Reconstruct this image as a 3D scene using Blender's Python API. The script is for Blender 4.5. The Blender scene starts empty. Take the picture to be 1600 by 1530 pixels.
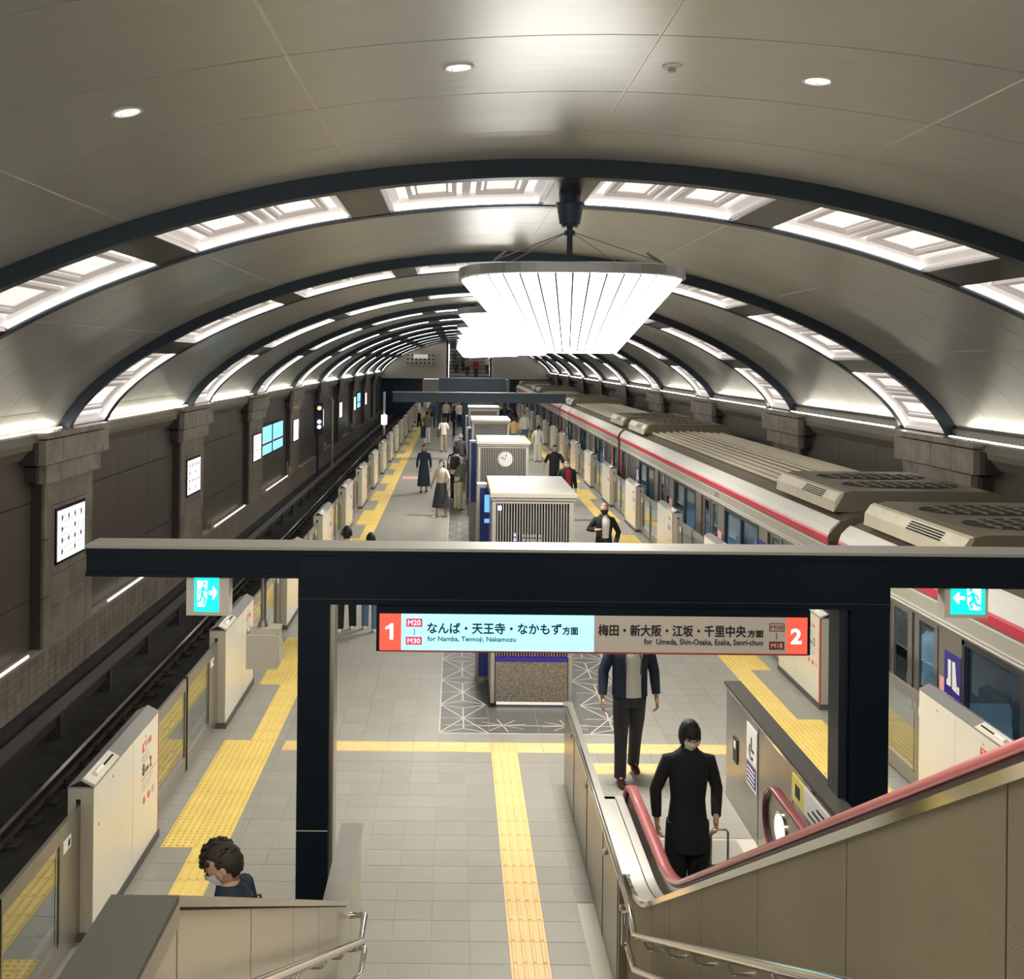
import bpy, bmesh, math, random
from mathutils import Vector, Matrix
random.seed(3)
C = bpy.context.scene.collection
SC = bpy.context.scene
# ------------------------------------------------------------------ camera
H = 4.5            # eye height over the platform
F = 1640.0
VX, VY, ROLL = 712.0, 560.0, 0.010
cd = bpy.data.cameras.new('camera'); cam = bpy.data.objects.new('camera', cd); C.objects.link(cam)
cd.sensor_width = 36; cd.lens = 36*F/1600
cd.shift_x = (800-VX)/1600; cd.shift_y = -(765-VY)/1600
cd.clip_start = 0.05; cd.clip_end = 400
cam.matrix_world = Matrix.Translation((0,0,H)) @ Matrix.Rotation(math.pi/2,4,'X') @ Matrix.Rotation(ROLL,4,'Z')
SC.camera = cam
# ------------------------------------------------------------------ world, exposure
w = bpy.data.worlds.new('world'); SC.world = w; w.use_nodes = True
w.node_tree.nodes['Background'].inputs[0].default_value = (1.0,0.95,0.87,1)
w.node_tree.nodes['Background'].inputs[1].default_value = 1.0
SC.view_settings.view_transform = 'Standard'; SC.view_settings.look = 'None'
SC.view_settings.gamma = 1; SC.view_settings.use_curve_mapping = False
SC.view_settings.exposure = 0.2
CHAND = 4.6; COFFER = 1.5; COVE = 15.0; STRIP = 3.6
def lamp(name, kind, loc, energy, color=(1,.95,.86), **kw):
    d = bpy.data.lights.new(name, kind); d.energy = energy; d.color = color
    for k, v in kw.items(): setattr(d, k, v)
    o = bpy.data.objects.new(name, d); o.location = loc; C.objects.link(o)
    return o
def at(px, py, Y):
    u, v = px-VX, py-VY
    v2 = v-ROLL*u; u2 = u+ROLL*v
    return Vector((u2*Y/F, Y, H-v2*Y/F))
# ------------------------------------------------------------------ materials
def mat(name, col, rough=.5, metal=0., emit=None, es=0., noise=0., nscale=8., bump=0., bscale=60., spec=.5, alpha=None, trans=0., stretch=(1,1,1), coat=0.):
    m = bpy.data.materials.new(name); m.use_nodes = True; nt = m.node_tree
    b = nt.nodes['Principled BSDF']
    b.inputs['Roughness'].default_value = rough; b.inputs['Metallic'].default_value = metal
    b.inputs['Base Color'].default_value = (*col,1); b.inputs['Specular IOR Level'].default_value = spec
    b.inputs['Coat Weight'].default_value = coat
    if emit: b.inputs['Emission Color'].default_value = (*emit,1); b.inputs['Emission Strength'].default_value = es
    if trans: b.inputs['Transmission Weight'].default_value = trans
    g = nt.nodes.new('ShaderNodeNewGeometry'); mp = nt.nodes.new('ShaderNodeMapping'); mp.inputs['Scale'].default_value = stretch
    nt.links.new(g.outputs['Position'], mp.inputs['Vector'])
    if noise:
        n = nt.nodes.new('ShaderNodeTexNoise'); n.inputs['Scale'].default_value = nscale; n.inputs['Detail'].default_value = 5
        nt.links.new(mp.outputs[0], n.inputs['Vector'])
        r = nt.nodes.new('ShaderNodeMapRange'); r.inputs['From Min'].default_value=.3; r.inputs['From Max'].default_value=.7
        r.inputs['To Min'].default_value=1-noise; r.inputs['To Max'].default_value=1+noise
        nt.links.new(n.outputs[0], r.inputs[0])
        mx = nt.nodes.new('ShaderNodeVectorMath'); mx.operation='SCALE'; mx.inputs[0].default_value = col
        nt.links.new(r.outputs[0], mx.inputs['Scale']); nt.links.new(mx.outputs[0], b.inputs['Base Color'])
    if bump:
        n2 = nt.nodes.new('ShaderNodeTexNoise'); n2.inputs['Scale'].default_value = bscale
        nt.links.new(mp.outputs[0], n2.inputs['Vector'])
        bp = nt.nodes.new('ShaderNodeBump'); bp.inputs['Strength'].default_value = bump; bp.inputs['Distance'].default_value=.01
        nt.links.new(n2.outputs[0], bp.inputs['Height']); nt.links.new(bp.outputs[0], b.inputs['Normal'])
    return m
def tile_mat(name, col, pitch, off, var=.07, rough=.42, grout=None, gw=.012):
    """colour steps from tile to tile (position on the real tile grid); optional grout for far tiles"""
    m = mat(name, col, rough); nt = m.node_tree; b = nt.nodes['Principled BSDF']
    g = nt.nodes.new('ShaderNodeNewGeometry')
    s = nt.nodes.new('ShaderNodeVectorMath'); s.operation='SUBTRACT'; s.inputs[1].default_value = off
    d = nt.nodes.new('ShaderNodeVectorMath'); d.operation='DIVIDE'; d.inputs[1].default_value = pitch
    nt.links.new(g.outputs['Position'], s.inputs[0]); nt.links.new(s.outputs[0], d.inputs[0])
    fl = nt.nodes.new('ShaderNodeVectorMath'); fl.operation='FLOOR'; nt.links.new(d.outputs[0], fl.inputs[0])
    wn = nt.nodes.new('ShaderNodeTexWhiteNoise'); wn.noise_dimensions='3D'; nt.links.new(fl.outputs[0], wn.inputs['Vector'])
    n = nt.nodes.new('ShaderNodeTexNoise'); n.inputs['Scale'].default_value=3; n.inputs['Detail'].default_value=6
    nt.links.new(g.outputs['Position'], n.inputs['Vector'])
    ad = nt.nodes.new('ShaderNodeMath'); ad.operation='ADD'; nt.links.new(wn.outputs[0], ad.inputs[0]); nt.links.new(n.outputs[0], ad.inputs[1])
    r = nt.nodes.new('ShaderNodeMapRange'); r.inputs['From Max'].default_value=2; r.inputs['To Min'].default_value=1-var; r.inputs['To Max'].default_value=1+var
    nt.links.new(ad.outputs[0], r.inputs[0])
    mx = nt.nodes.new('ShaderNodeVectorMath'); mx.operation='SCALE'; mx.inputs[0].default_value = col
    nt.links.new(r.outputs[0], mx.inputs['Scale'])
    nt.links.new(mx.outputs[0], b.inputs['Base Color'])
    if grout:
        fr = nt.nodes.new('ShaderNodeVectorMath'); fr.operation='FRACTION'; nt.links.new(d.outputs[0], fr.inputs[0])
        sp = nt.nodes.new('ShaderNodeSeparateXYZ'); nt.links.new(fr.outputs[0], sp.inputs[0])
        out=[]
        for k in (0,1):
            lt = nt.nodes.new('ShaderNodeMath'); lt.operation='LESS_THAN'; lt.inputs[1].default_value = gw/.3
            nt.links.new(sp.outputs[k], lt.inputs[0]); out.append(lt)
        mxx = nt.nodes.new('ShaderNodeMath'); mxx.operation='MAXIMUM'
        nt.links.new(out[0].outputs[0], mxx.inputs[0]); nt.links.new(out[1].outputs[0], mxx.inputs[1])
        mi = nt.nodes.new('ShaderNodeMix'); mi.data_type='RGBA'; mi.inputs[7].default_value=(*grout,1)
        nt.links.new(mxx.outputs[0], mi.inputs[0]); nt.links.new(mx.outputs[0], mi.inputs[6])
        nt.links.new(mi.outputs[2], b.inputs['Base Color'])
    return m
def glass(name, tint, refl=.12, rough=.03, opaque=0.):
    m = bpy.data.materials.new(name); m.use_nodes = True; nt = m.node_tree; nt.nodes.clear()
    o = nt.nodes.new('ShaderNodeOutputMaterial'); t = nt.nodes.new('ShaderNodeBsdfTransparent'); t.inputs[0].default_value=(*tint,1)
    gl = nt.nodes.new('ShaderNodeBsdfGlossy'); gl.inputs['Roughness'].default_value = rough; gl.inputs[0].default_value=(.9,.93,.95,1)
    lw = nt.nodes.new('ShaderNodeLayerWeight'); pw=nt.nodes.new('ShaderNodeMath'); pw.operation='POWER'; pw.inputs[1].default_value=5; nt.links.new(lw.outputs['Facing'],pw.inputs[0]); f=nt.nodes.new('ShaderNodeMath'); f.operation='MULTIPLY'; f.inputs[1].default_value=.6; nt.links.new(pw.outputs[0],f.inputs[0])
    a = nt.nodes.new('ShaderNodeMath'); a.operation='ADD'; a.inputs[1].default_value=refl; nt.links.new(f.outputs[0],a.inputs[0])
    mx = nt.nodes.new('ShaderNodeMixShader'); nt.links.new(a.outputs[0],mx.inputs[0]); nt.links.new(t.outputs[0],mx.inputs[1]); nt.links.new(gl.outputs[0],mx.inputs[2])
    nt.links.new(mx.outputs[0],o.inputs[0]); return m
M = dict(
 ceil = mat('brushed_beige_metal',(.62,.62,.58),.31,.55,noise=.04,nscale=3,stretch=(.4,5,1)),
 joint = mat('bright_joint_strip',(.75,.72,.62),.35,.6),
 backing = mat('dark_backing',(.03,.03,.03),.8),
 rib = mat('dark_blue_grey_steel',(.022,.032,.045),.34,.55),
 ribdiv = mat('dark_bronze_metal',(.10,.092,.08),.3,.8),
 coffer = mat('lit_white_moulding',(.66,.61,.58),.5,emit=(1,.94,.90),es=.28), coffer_frame = mat('shaded_moulding',(.55,.50,.47),.5,emit=(1,.92,.88),es=.12),  # frame shade put into its colour and weaker glow so mouldings read
 cofferback = mat('lit_diffuser',(.9,.88,.85),.5,emit=(1,.95,.92),es=.68),
 led = mat('led_strip',(1,1,1),.5,emit=(1,.98,.96),es=STRIP),
 cove = mat('cove_light',(1,1,1),.5,emit=(1,.95,.80),es=COVE),
 chand = mat('chandelier_glass',(.95,.95,.93),.4,emit=(1,.985,.94),es=CHAND),
 chandrim = mat('chandelier_rim',(.33,.34,.33),.4,.6),
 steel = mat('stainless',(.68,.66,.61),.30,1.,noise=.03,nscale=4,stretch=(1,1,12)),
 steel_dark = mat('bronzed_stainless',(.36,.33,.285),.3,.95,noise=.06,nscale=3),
 chrome = mat('polished_rail',(.80,.78,.72),.1,1.),
 cap = mat('grey_cap_metal',(.06,.057,.048),.5,.2), glarebeam = mat('far_beam_glare_tint',(.045,.075,.105),.5,.1),  # glare over the far beams is put into their colour
 cladding = mat('bronze_cladding',(.27,.235,.155),.46,.35,noise=.1,nscale=2.2,bump=.25,bscale=240),
 stone_panel = mat('cream_metal_panel',(.60,.55,.42),.28,.45,noise=.03,nscale=2),
 joint_dark = mat('dark_joint',(.05,.045,.04),.7),
 wallpan = mat('brown_wall_panel',(.112,.092,.078),.40,.15,noise=.08,nscale=1.5),
 wallstone = mat('taupe_wall_stone',(.24,.205,.165),.30,0,noise=.25,nscale=2.5,bump=.1,bscale=30),
 wallstone2 = mat('pale_glazed_block',(.32,.285,.24),.20,0,noise=.22,nscale=3,bump=.2,bscale=14),
 pil_side = mat('dark_pilaster_edge',(.05,.045,.042),.4),
 cornice = mat('cornice_stone',(.22,.195,.155),.45),
 track = mat('ballast_slab',(.022,.02,.018),.9,noise=.4,nscale=4,bump=.5,bscale=20),
 rust = mat('rail_side',(.07,.05,.04),.6,.5), railtop = mat('rail_head',(.55,.55,.52),.22,1.),
 thirdc = mat('third_rail_cover',(.065,.06,.052),.5),
 sleeper = mat('concrete_block',(.04,.035,.03),.9),
 tile = tile_mat('grey_floor_tile',(.30,.288,.248),(.3,.3,10),(.15,0,-5),.10),
 tile_far = tile_mat('grey_floor_far',(.30,.288,.248),(.3,.3,10),(.15,0,-5),.10,grout=(.29,.27,.23),gw=.01),
 grout = mat('grout',(.52,.49,.42),.8), edge_stone = mat('edge_stone',(.24,.23,.20),.6),
 slate = mat('dark_grey_slab',(.125,.125,.115),.3,noise=.1,nscale=5), inlay = mat('white_inlay',(.55,.53,.46),.4),
 yellow = mat('yellow_tactile',(.80,.60,.17),.5,noise=.06,nscale=2), amber = mat('amber_tactile',(.80,.56,.25),.45,noise=.05,nscale=2),
 gate = mat('cream_gate_paint',(.80,.75,.62),.22,0,noise=.02,nscale=2,coat=.3), gateend = mat('gate_end_grey',(.50,.475,.40),.35,.3),
 gatecap = mat('gate_cap_grey',(.33,.32,.30),.35,.4), gatebase = mat('gate_base',(.09,.08,.07),.6),
 doorleaf = mat('gate_door_metal',(.30,.285,.24),.3,.7), slot = mat('black_slot',(.01,.01,.01),.8),
 red = mat('signal_red',(.55,.035,.03),.4), redline = mat('red_print',(.75,.12,.10),.5), ink = mat('black_print',(.03,.03,.035),.6),
 greyink = mat('grey_print',(.45,.42,.38),.6), white = mat('white_paint',(.85,.83,.78),.4),
 sill = mat('sill_gleam',(.9,.88,.8),.5,emit=(1,.95,.85),es=.8),  # reflected gleam put in as emission
 glass = glass('clear_glass',(.86,.88,.83),.26), tglass = glass('train_glass',(.66,.78,.86),.04),
 blackp = mat('black_powder_coat',(.003,.009,.016),.42,.0,spec=.15), beamtop = mat('beam_top_beige',(.36,.34,.30),.55,.2),  # beam tops are a paler beige than the black beams
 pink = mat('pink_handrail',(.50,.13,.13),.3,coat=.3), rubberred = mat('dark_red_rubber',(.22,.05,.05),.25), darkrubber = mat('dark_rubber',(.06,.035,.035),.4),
 trainbody = mat('train_stainless',(.33,.30,.26),.32,.75,noise=.08,nscale=2), trainroof = mat('train_roof',(.17,.14,.098),.42,.45,noise=.16,nscale=2.5),
 trainrib = mat('train_roof_rib',(.62,.56,.43),.4,.2), trainwhite = mat('train_white_band',(.70,.68,.62),.3), trainred = mat('train_red_band',(.58,.035,.07),.3),
 trainpink = mat('pink_sticker',(.80,.38,.40),.5), traindark = mat('train_gasket',(.03,.03,.03),.5), acbox = mat('cream_ac_casing',(.56,.51,.39),.4,.1,noise=.1,nscale=3),
 actop = mat('ac_top',(.20,.175,.125),.42,.4), navy = mat('navy_sign',(.03,.02,.22),.4), inner = mat('train_interior',(.36,.44,.50),.5),
 innerlight = mat('train_interior_light',(1,1,1),.5,emit=(.60,.80,1),es=7.), seat = mat('teal_seat',(.03,.16,.17),.8),
 bluescreen = mat('kiosk_screen',(.01,.02,.08),.3,emit=(.01,.03,.14),es=.25), cyan = mat('cyan_pixels',(.1,.5,.6),.4,emit=(.2,.75,1),es=1.3),
 blue = mat('blue_pixels',(.1,.3,.8),.4,emit=(.15,.4,1),es=1.2), magenta = mat('magenta_pixels',(.6,.1,.5),.4,emit=(.9,.25,.9),es=1.1), violet=mat('violet_pixels',(.3,.3,.8),.4,emit=(.55,.5,1),es=1.5),
 screen = mat('lit_screen_blue',(.3,.7,.8),.4,emit=(.22,.72,.95),es=1.1), screenw = mat('lit_screen_white',(.9,.9,.9),.4,emit=(.8,.95,1),es=1.1),
 poster = mat('lit_panel_white',(.9,.88,.85),.4,emit=(1,.96,.95),es=1.05), posterdot = mat('panel_print',(.25,.24,.25),.6),
 signblue = mat('sign_blue_lit',(.4,.75,.9),.4,emit=(.36,.84,1),es=.95), signgrey = mat('sign_grey',(.66,.60,.52),.45), signred = mat('sign_red_lit',(.9,.1,.07),.4,emit=(1,.10,.055),es=.75),
 signrededge = mat('sign_red_edge',(.40,.06,.06),.4), signtextw = mat('sign_white_lit',(1,1,1),.4,emit=(.85,.93,1),es=1.0), magentatag = mat('sign_magenta',(.70,.08,.20),.4,emit=(.8,.08,.2),es=.35),
 signblue_ink = mat('sign_navy_ink',(.02,.06,.13),.5), darkred = mat('dark_red',(.25,.015,.015),.5),
 exitgreen = mat('exit_green_lit',(0,.75,.55),.4,emit=(0,.82,.66),es=.95), exitwhite = mat('exit_white_lit',(1,1,1),.4,emit=(.9,1,.98),es=1.05),
 seam = mat('black_seam',(.012,.012,.012),.9),
 hole = mat('hole_black',(.004,.004,.004),.9), kiosk = mat('kiosk_metal',(.42,.40,.36),.35,.6), kiosktop = mat('kiosk_cream_top',(.27,.25,.205),.55),
 marble = mat('brown_marble',(.17,.145,.115),.3,0,noise=.6,nscale=38,bump=.05,bscale=20,stretch=(1,1,1.6)), kioskin = mat('kiosk_interior',(.004,.004,.006),.6),
 endwall = mat('end_wall_panel',(.42,.41,.37),.5), tunnel = mat('tunnel_dark',(.015,.03,.05),.7), step=mat('escalator_step',(.12,.115,.11),.4,.6),
 comb = mat('landing_plate',(.42,.40,.35),.4,.6), yellowplate = mat('yellow_notice',(.80,.68,.18),.5), dimplate = mat('dull_yellow_plate',(.30,.25,.11),.6), lampw = mat('downlight_glow',(1,1,1),.4,emit=(1,.98,.93),es=6.),
 skin = mat('skin',(.52,.30,.20),.5), hairb = mat('black_hair',(.008,.007,.007),.62), hairbr = mat('dark_brown_hair',(.022,.014,.010),.65), hairl=mat('light_hair',(.30,.19,.12),.5), hairg = mat('grey_hair',(.22,.21,.20),.6),
 mask = mat('white_mask',(.80,.78,.72),.7), maskd=mat('black_mask',(.02,.02,.02),.7), eye=mat('eye_dark',(.015,.01,.01),.3), lip=mat('lips',(.35,.12,.10),.5),
 c_black = mat('black_cloth',(.009,.010,.013),.85), c_navy = mat('navy_cloth',(.012,.022,.045),.8), c_white = mat('white_cloth',(.74,.72,.66),.8), c_cream = mat('cream_cloth',(.66,.60,.45),.85),
 c_khaki = mat('khaki_cloth',(.38,.32,.22),.85), c_grey = mat('grey_cloth',(.14,.14,.13),.85), c_dgrey = mat('charcoal_cloth',(.035,.038,.042),.8), c_denim = mat('denim_cloth',(.10,.17,.26),.85), c_olive = mat('olive_cloth',(.14,.15,.11),.85),
 c_blue = mat('steel_blue_cloth',(.06,.12,.19),.85), c_orange = mat('salmon_cloth',(.62,.22,.15),.85), c_mustard = mat('mustard_cloth',(.50,.34,.14),.85), c_pink = mat('pink_cloth',(.60,.34,.34),.85), c_red=mat('crimson_cloth',(.35,.02,.05),.8),
 shoe = mat('black_shoe',(.01,.01,.01),.35), shoew = mat('white_shoe',(.75,.73,.70),.5), shoer = mat('oxblood_shoe',(.05,.008,.008),.25), bag = mat('black_bag',(.012,.012,.014),.5), case=mat('black_suitcase',(.01,.01,.012),.35), amberl=mat('signal_amber',(.9,.5,.1),.4,emit=(1,.7,.2),es=2.5), warmw=mat('signal_white',(.9,.9,.9),.4,emit=(.9,.95,1),es=2.5),
 metal_ivory=mat('ivory_box',(.58,.53,.42),.45,.1), galv=mat('galvanised_pole',(.30,.29,.25),.4,.7), signal_body=mat('signal_black',(.01,.015,.03),.5),
)
# ------------------------------------------------------------------ mesh builder
class MB:
    def __init__(s): s.v=[]; s.f=[]; s.m=[]; s.sm=[]
    def add(s, vs, fs, mi=0, smooth=False):
        b=len(s.v); s.v+= [tuple(p) for p in vs]; s.f+=[tuple(b+i for i in f) for f in fs]; s.m+=[mi]*len(fs); s.sm+=[smooth]*len(fs); return s
    def box(s,x0,x1,y0,y1,z0,z1,mi=0):
        if x0>x1:x0,x1=x1,x0
        if y0>y1:y0,y1=y1,y0
        if z0>z1:z0,z1=z1,z0
        vs=[(x0,y0,z0),(x1,y0,z0),(x1,y1,z0),(x0,y1,z0),(x0,y0,z1),(x1,y0,z1),(x1,y1,z1),(x0,y1,z1)]
        return s.add(vs,[(0,3,2,1),(4,5,6,7),(0,1,5,4),(1,2,6,5),(2,3,7,6),(3,0,4,7)],mi)
    def cbox(s,x0,x1,y0,y1,z0,z1,c=.004,mi=0):
        """box with a chamfered top rim"""
        vs=[(x0,y0,z0),(x1,y0,z0),(x1,y1,z0),(x0,y1,z0),(x0,y0,z1-c),(x1,y0,z1-c),(x1,y1,z1-c),(x0,y1,z1-c),
            (x0+c,y0+c,z1),(x1-c,y0+c,z1),(x1-c,y1-c,z1),(x0+c,y1-c,z1)]
        return s.add(vs,[(0,1,5,4),(1,2,6,5),(2,3,7,6),(3,0,4,7),(4,5,9,8),(5,6,10,9),(6,7,11,10),(7,4,8,11),(8,9,10,11)],mi)
    def prism(s,poly,axis,a,b,mi=0,smooth=False):
        """poly: 2D points; axis 'x': (y,z), 'y': (x,z), 'z': (x,y)"""
        n=len(poly)
        def P(p,t): return {'x':(t,p[0],p[1]),'y':(p[0],t,p[1]),'z':(p[0],p[1],t)}[axis]
        vs=[P(p,a) for p in poly]+[P(p,b) for p in poly]
        fs=[(i,(i+1)%n,(i+1)%n+n,i+n) for i in range(n)]
        s.add(vs,fs,mi,smooth); s.add([P(p,a) for p in poly],[tuple(range(n))[::-1]],mi); s.add([P(p,b) for p in poly],[tuple(range(n))],mi); return s
    def tube(s,path,r,n=8,mi=0,closed=False,cap=True,ry=None):
        path=[Vector(p) for p in path]; N=len(path); rings=[]; prev=None
        for i,p in enumerate(path):
            if closed: t=(path[(i+1)%N]-path[i-1])
            else: t=(path[min(i+1,N-1)]-path[max(i-1,0)])
            if t.length<1e-9: t=Vector((0,0,1))
            t.normalize()
            if prev is None:
                ref=Vector((0,0,1)) if abs(t.z)<.9 else Vector((1,0,0)); a=t.cross(ref).normalized()
            else: a=(prev-t*prev.dot(t)).normalized()
            prev=a; b=t.cross(a)
            rr=r[i] if isinstance(r,(list,tuple)) else r
            rb=(ry if ry else rr)
            rings.append([p+a*math.cos(2*math.pi*k/n)*rr+b*math.sin(2*math.pi*k/n)*rb for k in range(n)])
        vs=[q for R in rings for q in R]; fs=[]
        for i in range(N if closed else N-1):
            j=(i+1)%N
            for k in range(n): fs.append((i*n+k,i*n+(k+1)%n,j*n+(k+1)%n,j*n+k))
        s.add(vs,fs,mi,True)
        if cap and not closed: s.add(rings[0],[tuple(range(n))[::-1]],mi); s.add(rings[-1],[tuple(range(n))],mi)
        return s
    def loft(s,rings,mi=0,cap=True,smooth=True):
        n=len(rings[0]); vs=[q for R in rings for q in R]; fs=[]
        for i in range(len(rings)-1):
            for k in range(n): fs.append((i*n+k,i*n+(k+1)%n,(i+1)*n+(k+1)%n,(i+1)*n+k))
        s.add(vs,fs,mi,smooth)
        if cap: s.add(rings[0],[tuple(range(n))[::-1]],mi,smooth); s.add(rings[-1],[tuple(range(n))],mi,smooth)
        return s
    def build(s,name,m,parent=None,loc=None,**tags):
        me=bpy.data.meshes.new(name)
        o=bpy.data.objects.new(name,me); C.objects.link(o)
        off=Vector((0,0,0))
        if parent is not None:
            o.parent=parent; p=parent
            while p is not None: off+=p.location; p=p.parent
        elif loc is not None:
            o.location=Vector(loc); off=Vector(loc)
        else:
            xs=[v[0] for v in s.v]; ys=[v[1] for v in s.v]; zs=[v[2] for v in s.v]
            off=Vector(((min(xs)+max(xs))/2,(min(ys)+max(ys))/2,min(zs))); o.location=off
        if s.v: me.from_pydata([(v[0]-off.x,v[1]-off.y,v[2]-off.z) for v in s.v],[],s.f)
        ms=m if isinstance(m,(list,tuple)) else [m]
        for x in ms: me.materials.append(M[x] if isinstance(x,str) else x)
        for i,p in enumerate(me.polygons): p.material_index=s.m[i]; p.use_smooth=s.sm[i]
        me.update()
        for k,v in tags.items(): o[k]=v
        return o
def thing(name,label,cat,loc,group=None,rot=0):
    o=bpy.data.objects.new(name,None); o.empty_display_size=.1; C.objects.link(o); o.location=loc; o.rotation_euler=(0,0,rot)
    o['label']=label; o['category']=cat
    if group:o['group']=group
    return o
def tagged(o,label,cat,group=None):
    o['label']=label;o['category']=cat
    if group:o['group']=group
    return o
def struct(name,loc=(0,0,0)):
    o=bpy.data.objects.new(name,None); o.empty_display_size=.1; C.objects.link(o); o.location=loc; o['kind']='structure'; return o
def copy_tree(o,parent=None):
    c=o.copy(); C.objects.link(c); c.parent=parent
    for ch in list(o.children): copy_tree(ch,c)
    return c
def copy_mesh(o,dx,dy,dz=0):
    c=o.copy(); C.objects.link(c); c.location=o.location+Vector((dx,dy,dz)); return c
def Bx(name,m,x0,x1,y0,y1,z0,z1,parent=None,c=0,**t):
    b=MB(); (b.cbox(x0,x1,y0,y1,z0,z1,c) if c else b.box(x0,x1,y0,y1,z0,z1)); return b.build(name,m,parent,**t)
def lettering(name,txt,rect,face,m,parent,depth=.002,bold=0.,fat=0.):
    """rect=(a0,a1,z0,z1) on a plane; face=('y',Y) seen from -y, ('+x',X) seen from +x, ('-x',X) seen from -x"""
    cu=bpy.data.curves.new(name,'FONT'); cu.body=txt; cu.size=1; cu.extrude=.01; cu.offset=bold; cu.resolution_u=3
    tmp=bpy.data.objects.new('tmp',cu); C.objects.link(tmp); bpy.context.view_layer.update()
    me=bpy.data.meshes.new_from_object(tmp.evaluated_get(bpy.context.evaluated_depsgraph_get()))
    bpy.data.objects.remove(tmp)
    xs=[v.co.x for v in me.vertices]; ys=[v.co.y for v in me.vertices]
    if not xs: return None
    x0,x1,y0,y1=min(xs),max(xs),min(ys),max(ys)
    a0,a1,z0,z1=rect; sx=(a1-a0)/(x1-x0); sz=(z1-z0)/(y1-y0)
    off=Vector((0,0,0)); p=parent
    while p is not None: off+=p.location; p=p.parent
    for v in me.vertices:
        u=(v.co.x-x0)*sx; z=z0+(v.co.y-y0)*sz; d=v.co.z/.01*depth/2
        k,c=face
        if k=='y': q=Vector((a0+u,c-depth/2-d,z))
        elif k=='+x': q=Vector((c+depth/2+d,a0+u,z))
        elif k=='-x': q=Vector((c-depth/2-d,a1-u,z))
        v.co=q-off
    if fat:
        V=[v.co.copy() for v in me.vertices]; Fc=[tuple(p.vertices) for p in me.polygons]; n_=len(V); VV=[];FF=[]
        for j,(du,dz) in enumerate(((0,0),(fat,0),(-fat,0),(0,fat),(0,-fat))):
            sh=Vector((du,-.0001*j,dz)) if face[0]=='y' else Vector((0,du,dz))
            VV+=[q+sh for q in V]; FF+=[tuple(i+n_*j for i in f) for f in Fc]
        me2=bpy.data.meshes.new(name); me2.from_pydata(VV,[],FF); me2.update(); bpy.data.meshes.remove(me); me=me2
    me.materials.clear(); me.materials.append(M[m])
    o=bpy.data.objects.new(name,me); C.objects.link(o); o.parent=parent
    return o
ORD=['first','second','third','fourth','fifth','sixth','seventh','eighth','ninth','tenth','eleventh','twelfth','thirteenth','fourteenth','fifteenth','sixteenth','seventeenth','eighteenth','nineteenth','twentieth']
# ================================================================== vault
XC = 1.0; ZC = 6.47
TAB=[(0,0),(1.3,.06),(2.5,.22),(3.4,.42),(4.15,.635),(4.9,.90),(5.6,1.19),(6.3,1.54),(7.0,1.96),(7.5,2.33),(7.9,2.70),(8.15,3.03),(8.33,3.38),(8.4,3.6)]
def _prof():
    pts=[(-x,-d) for x,d in TAB[:0:-1]]+[(x,-d) for x,d in TAB]
    out=[]
    for i in range(len(pts)-1):
        p0=pts[max(i-1,0)];p1=pts[i];p2=pts[i+1];p3=pts[min(i+2,len(pts)-1)]
        for k in range(12):
            t=k/12
            out.append(tuple(.5*((2*p1[j])+(-p0[j]+p2[j])*t+(2*p0[j]-5*p1[j]+4*p2[j]-p3[j])*t*t+(-p0[j]+3*p1[j]-3*p2[j]+p3[j])*t**3) for j in (0,1)))
    out.append(pts[-1]); return out
PR=_prof(); _c=min(range(len(PR)),key=lambda i:abs(PR[i][0]))
SL=[0]
for i in range(1,len(PR)): SL.append(SL[-1]+math.hypot(PR[i][0]-PR[i-1][0],PR[i][1]-PR[i-1][1]))
S_C=SL[_c]; SMAX=SL[-1]-S_C
import bisect
def arc(s,y,h=0.):
    """point of the vault at arc length s from the crown, pushed outwards by h"""
    t=min(max(s+S_C,0),SL[-1]-1e-6); i=max(1,min(bisect.bisect_left(SL,t),len(SL)-1))
    f=(t-SL[i-1])/(SL[i]-SL[i-1]); x=PR[i-1][0]+(PR[i][0]-PR[i-1][0])*f; z=PR[i-1][1]+(PR[i][1]-PR[i-1][1])*f
    a=PR[max(i-3,0)]; b=PR[min(i+2,len(PR)-1)]; dx,dz=b[0]-a[0],b[1]-a[1]; L=math.hypot(dx,dz)
    return (XC+x-dz/L*h, y, ZC+z+dx/L*h)
S0=.22
def slab(b,s0,s1,y0,y1,h0,h1,n=6,mi=0,smooth=True):
    """curved block between arc lengths, depths h0 (inner) and h1 (outer)"""
    ss=[s0+(s1-s0)*i/n for i in range(n+1)]
    for i in range(n):
        pass
    vs=[];
    for s_ in ss: vs+=[arc(s_,y0,h0),arc(s_,y1,h0),arc(s_,y1,h1),arc(s_,y0,h1)]
    fin=[];fo=[]
    for i in range(n):
        a=i*4;c=a+4
        fin.append((a,a+1,c+1,c)); fo+= [(a+1,a+2,c+2,c+1),(a+2,a+3,c+3,c+2),(a+3,a,c,c+3)]
    k=len(b.v); b.v+=[tuple(p) for p in vs]
    for f in fin: b.f.append(tuple(k+i for i in f)); b.m.append(mi); b.sm.append(smooth)
    # sides get their own vertices so the visible face stays smooth
    k=len(b.v); b.v+=[tuple(p) for p in vs]
    for f in fo+[(3,2,1,0),(n*4,n*4+1,n*4+2,n*4+3)]: b.f.append(tuple(k+i for i in f)); b.m.append(mi); b.sm.append(False)
    return b
ceiling = struct('ceiling',(XC,0,ZC))
cuts=[S0+2.27*k for k in range(-4,5)]; cuts=[-SMAX+.02]+[c for c in cuts if abs(c)<SMAX-.6]+[SMAX-.02]
RIBS=[10.3+9*k for k in range(11)]
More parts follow.
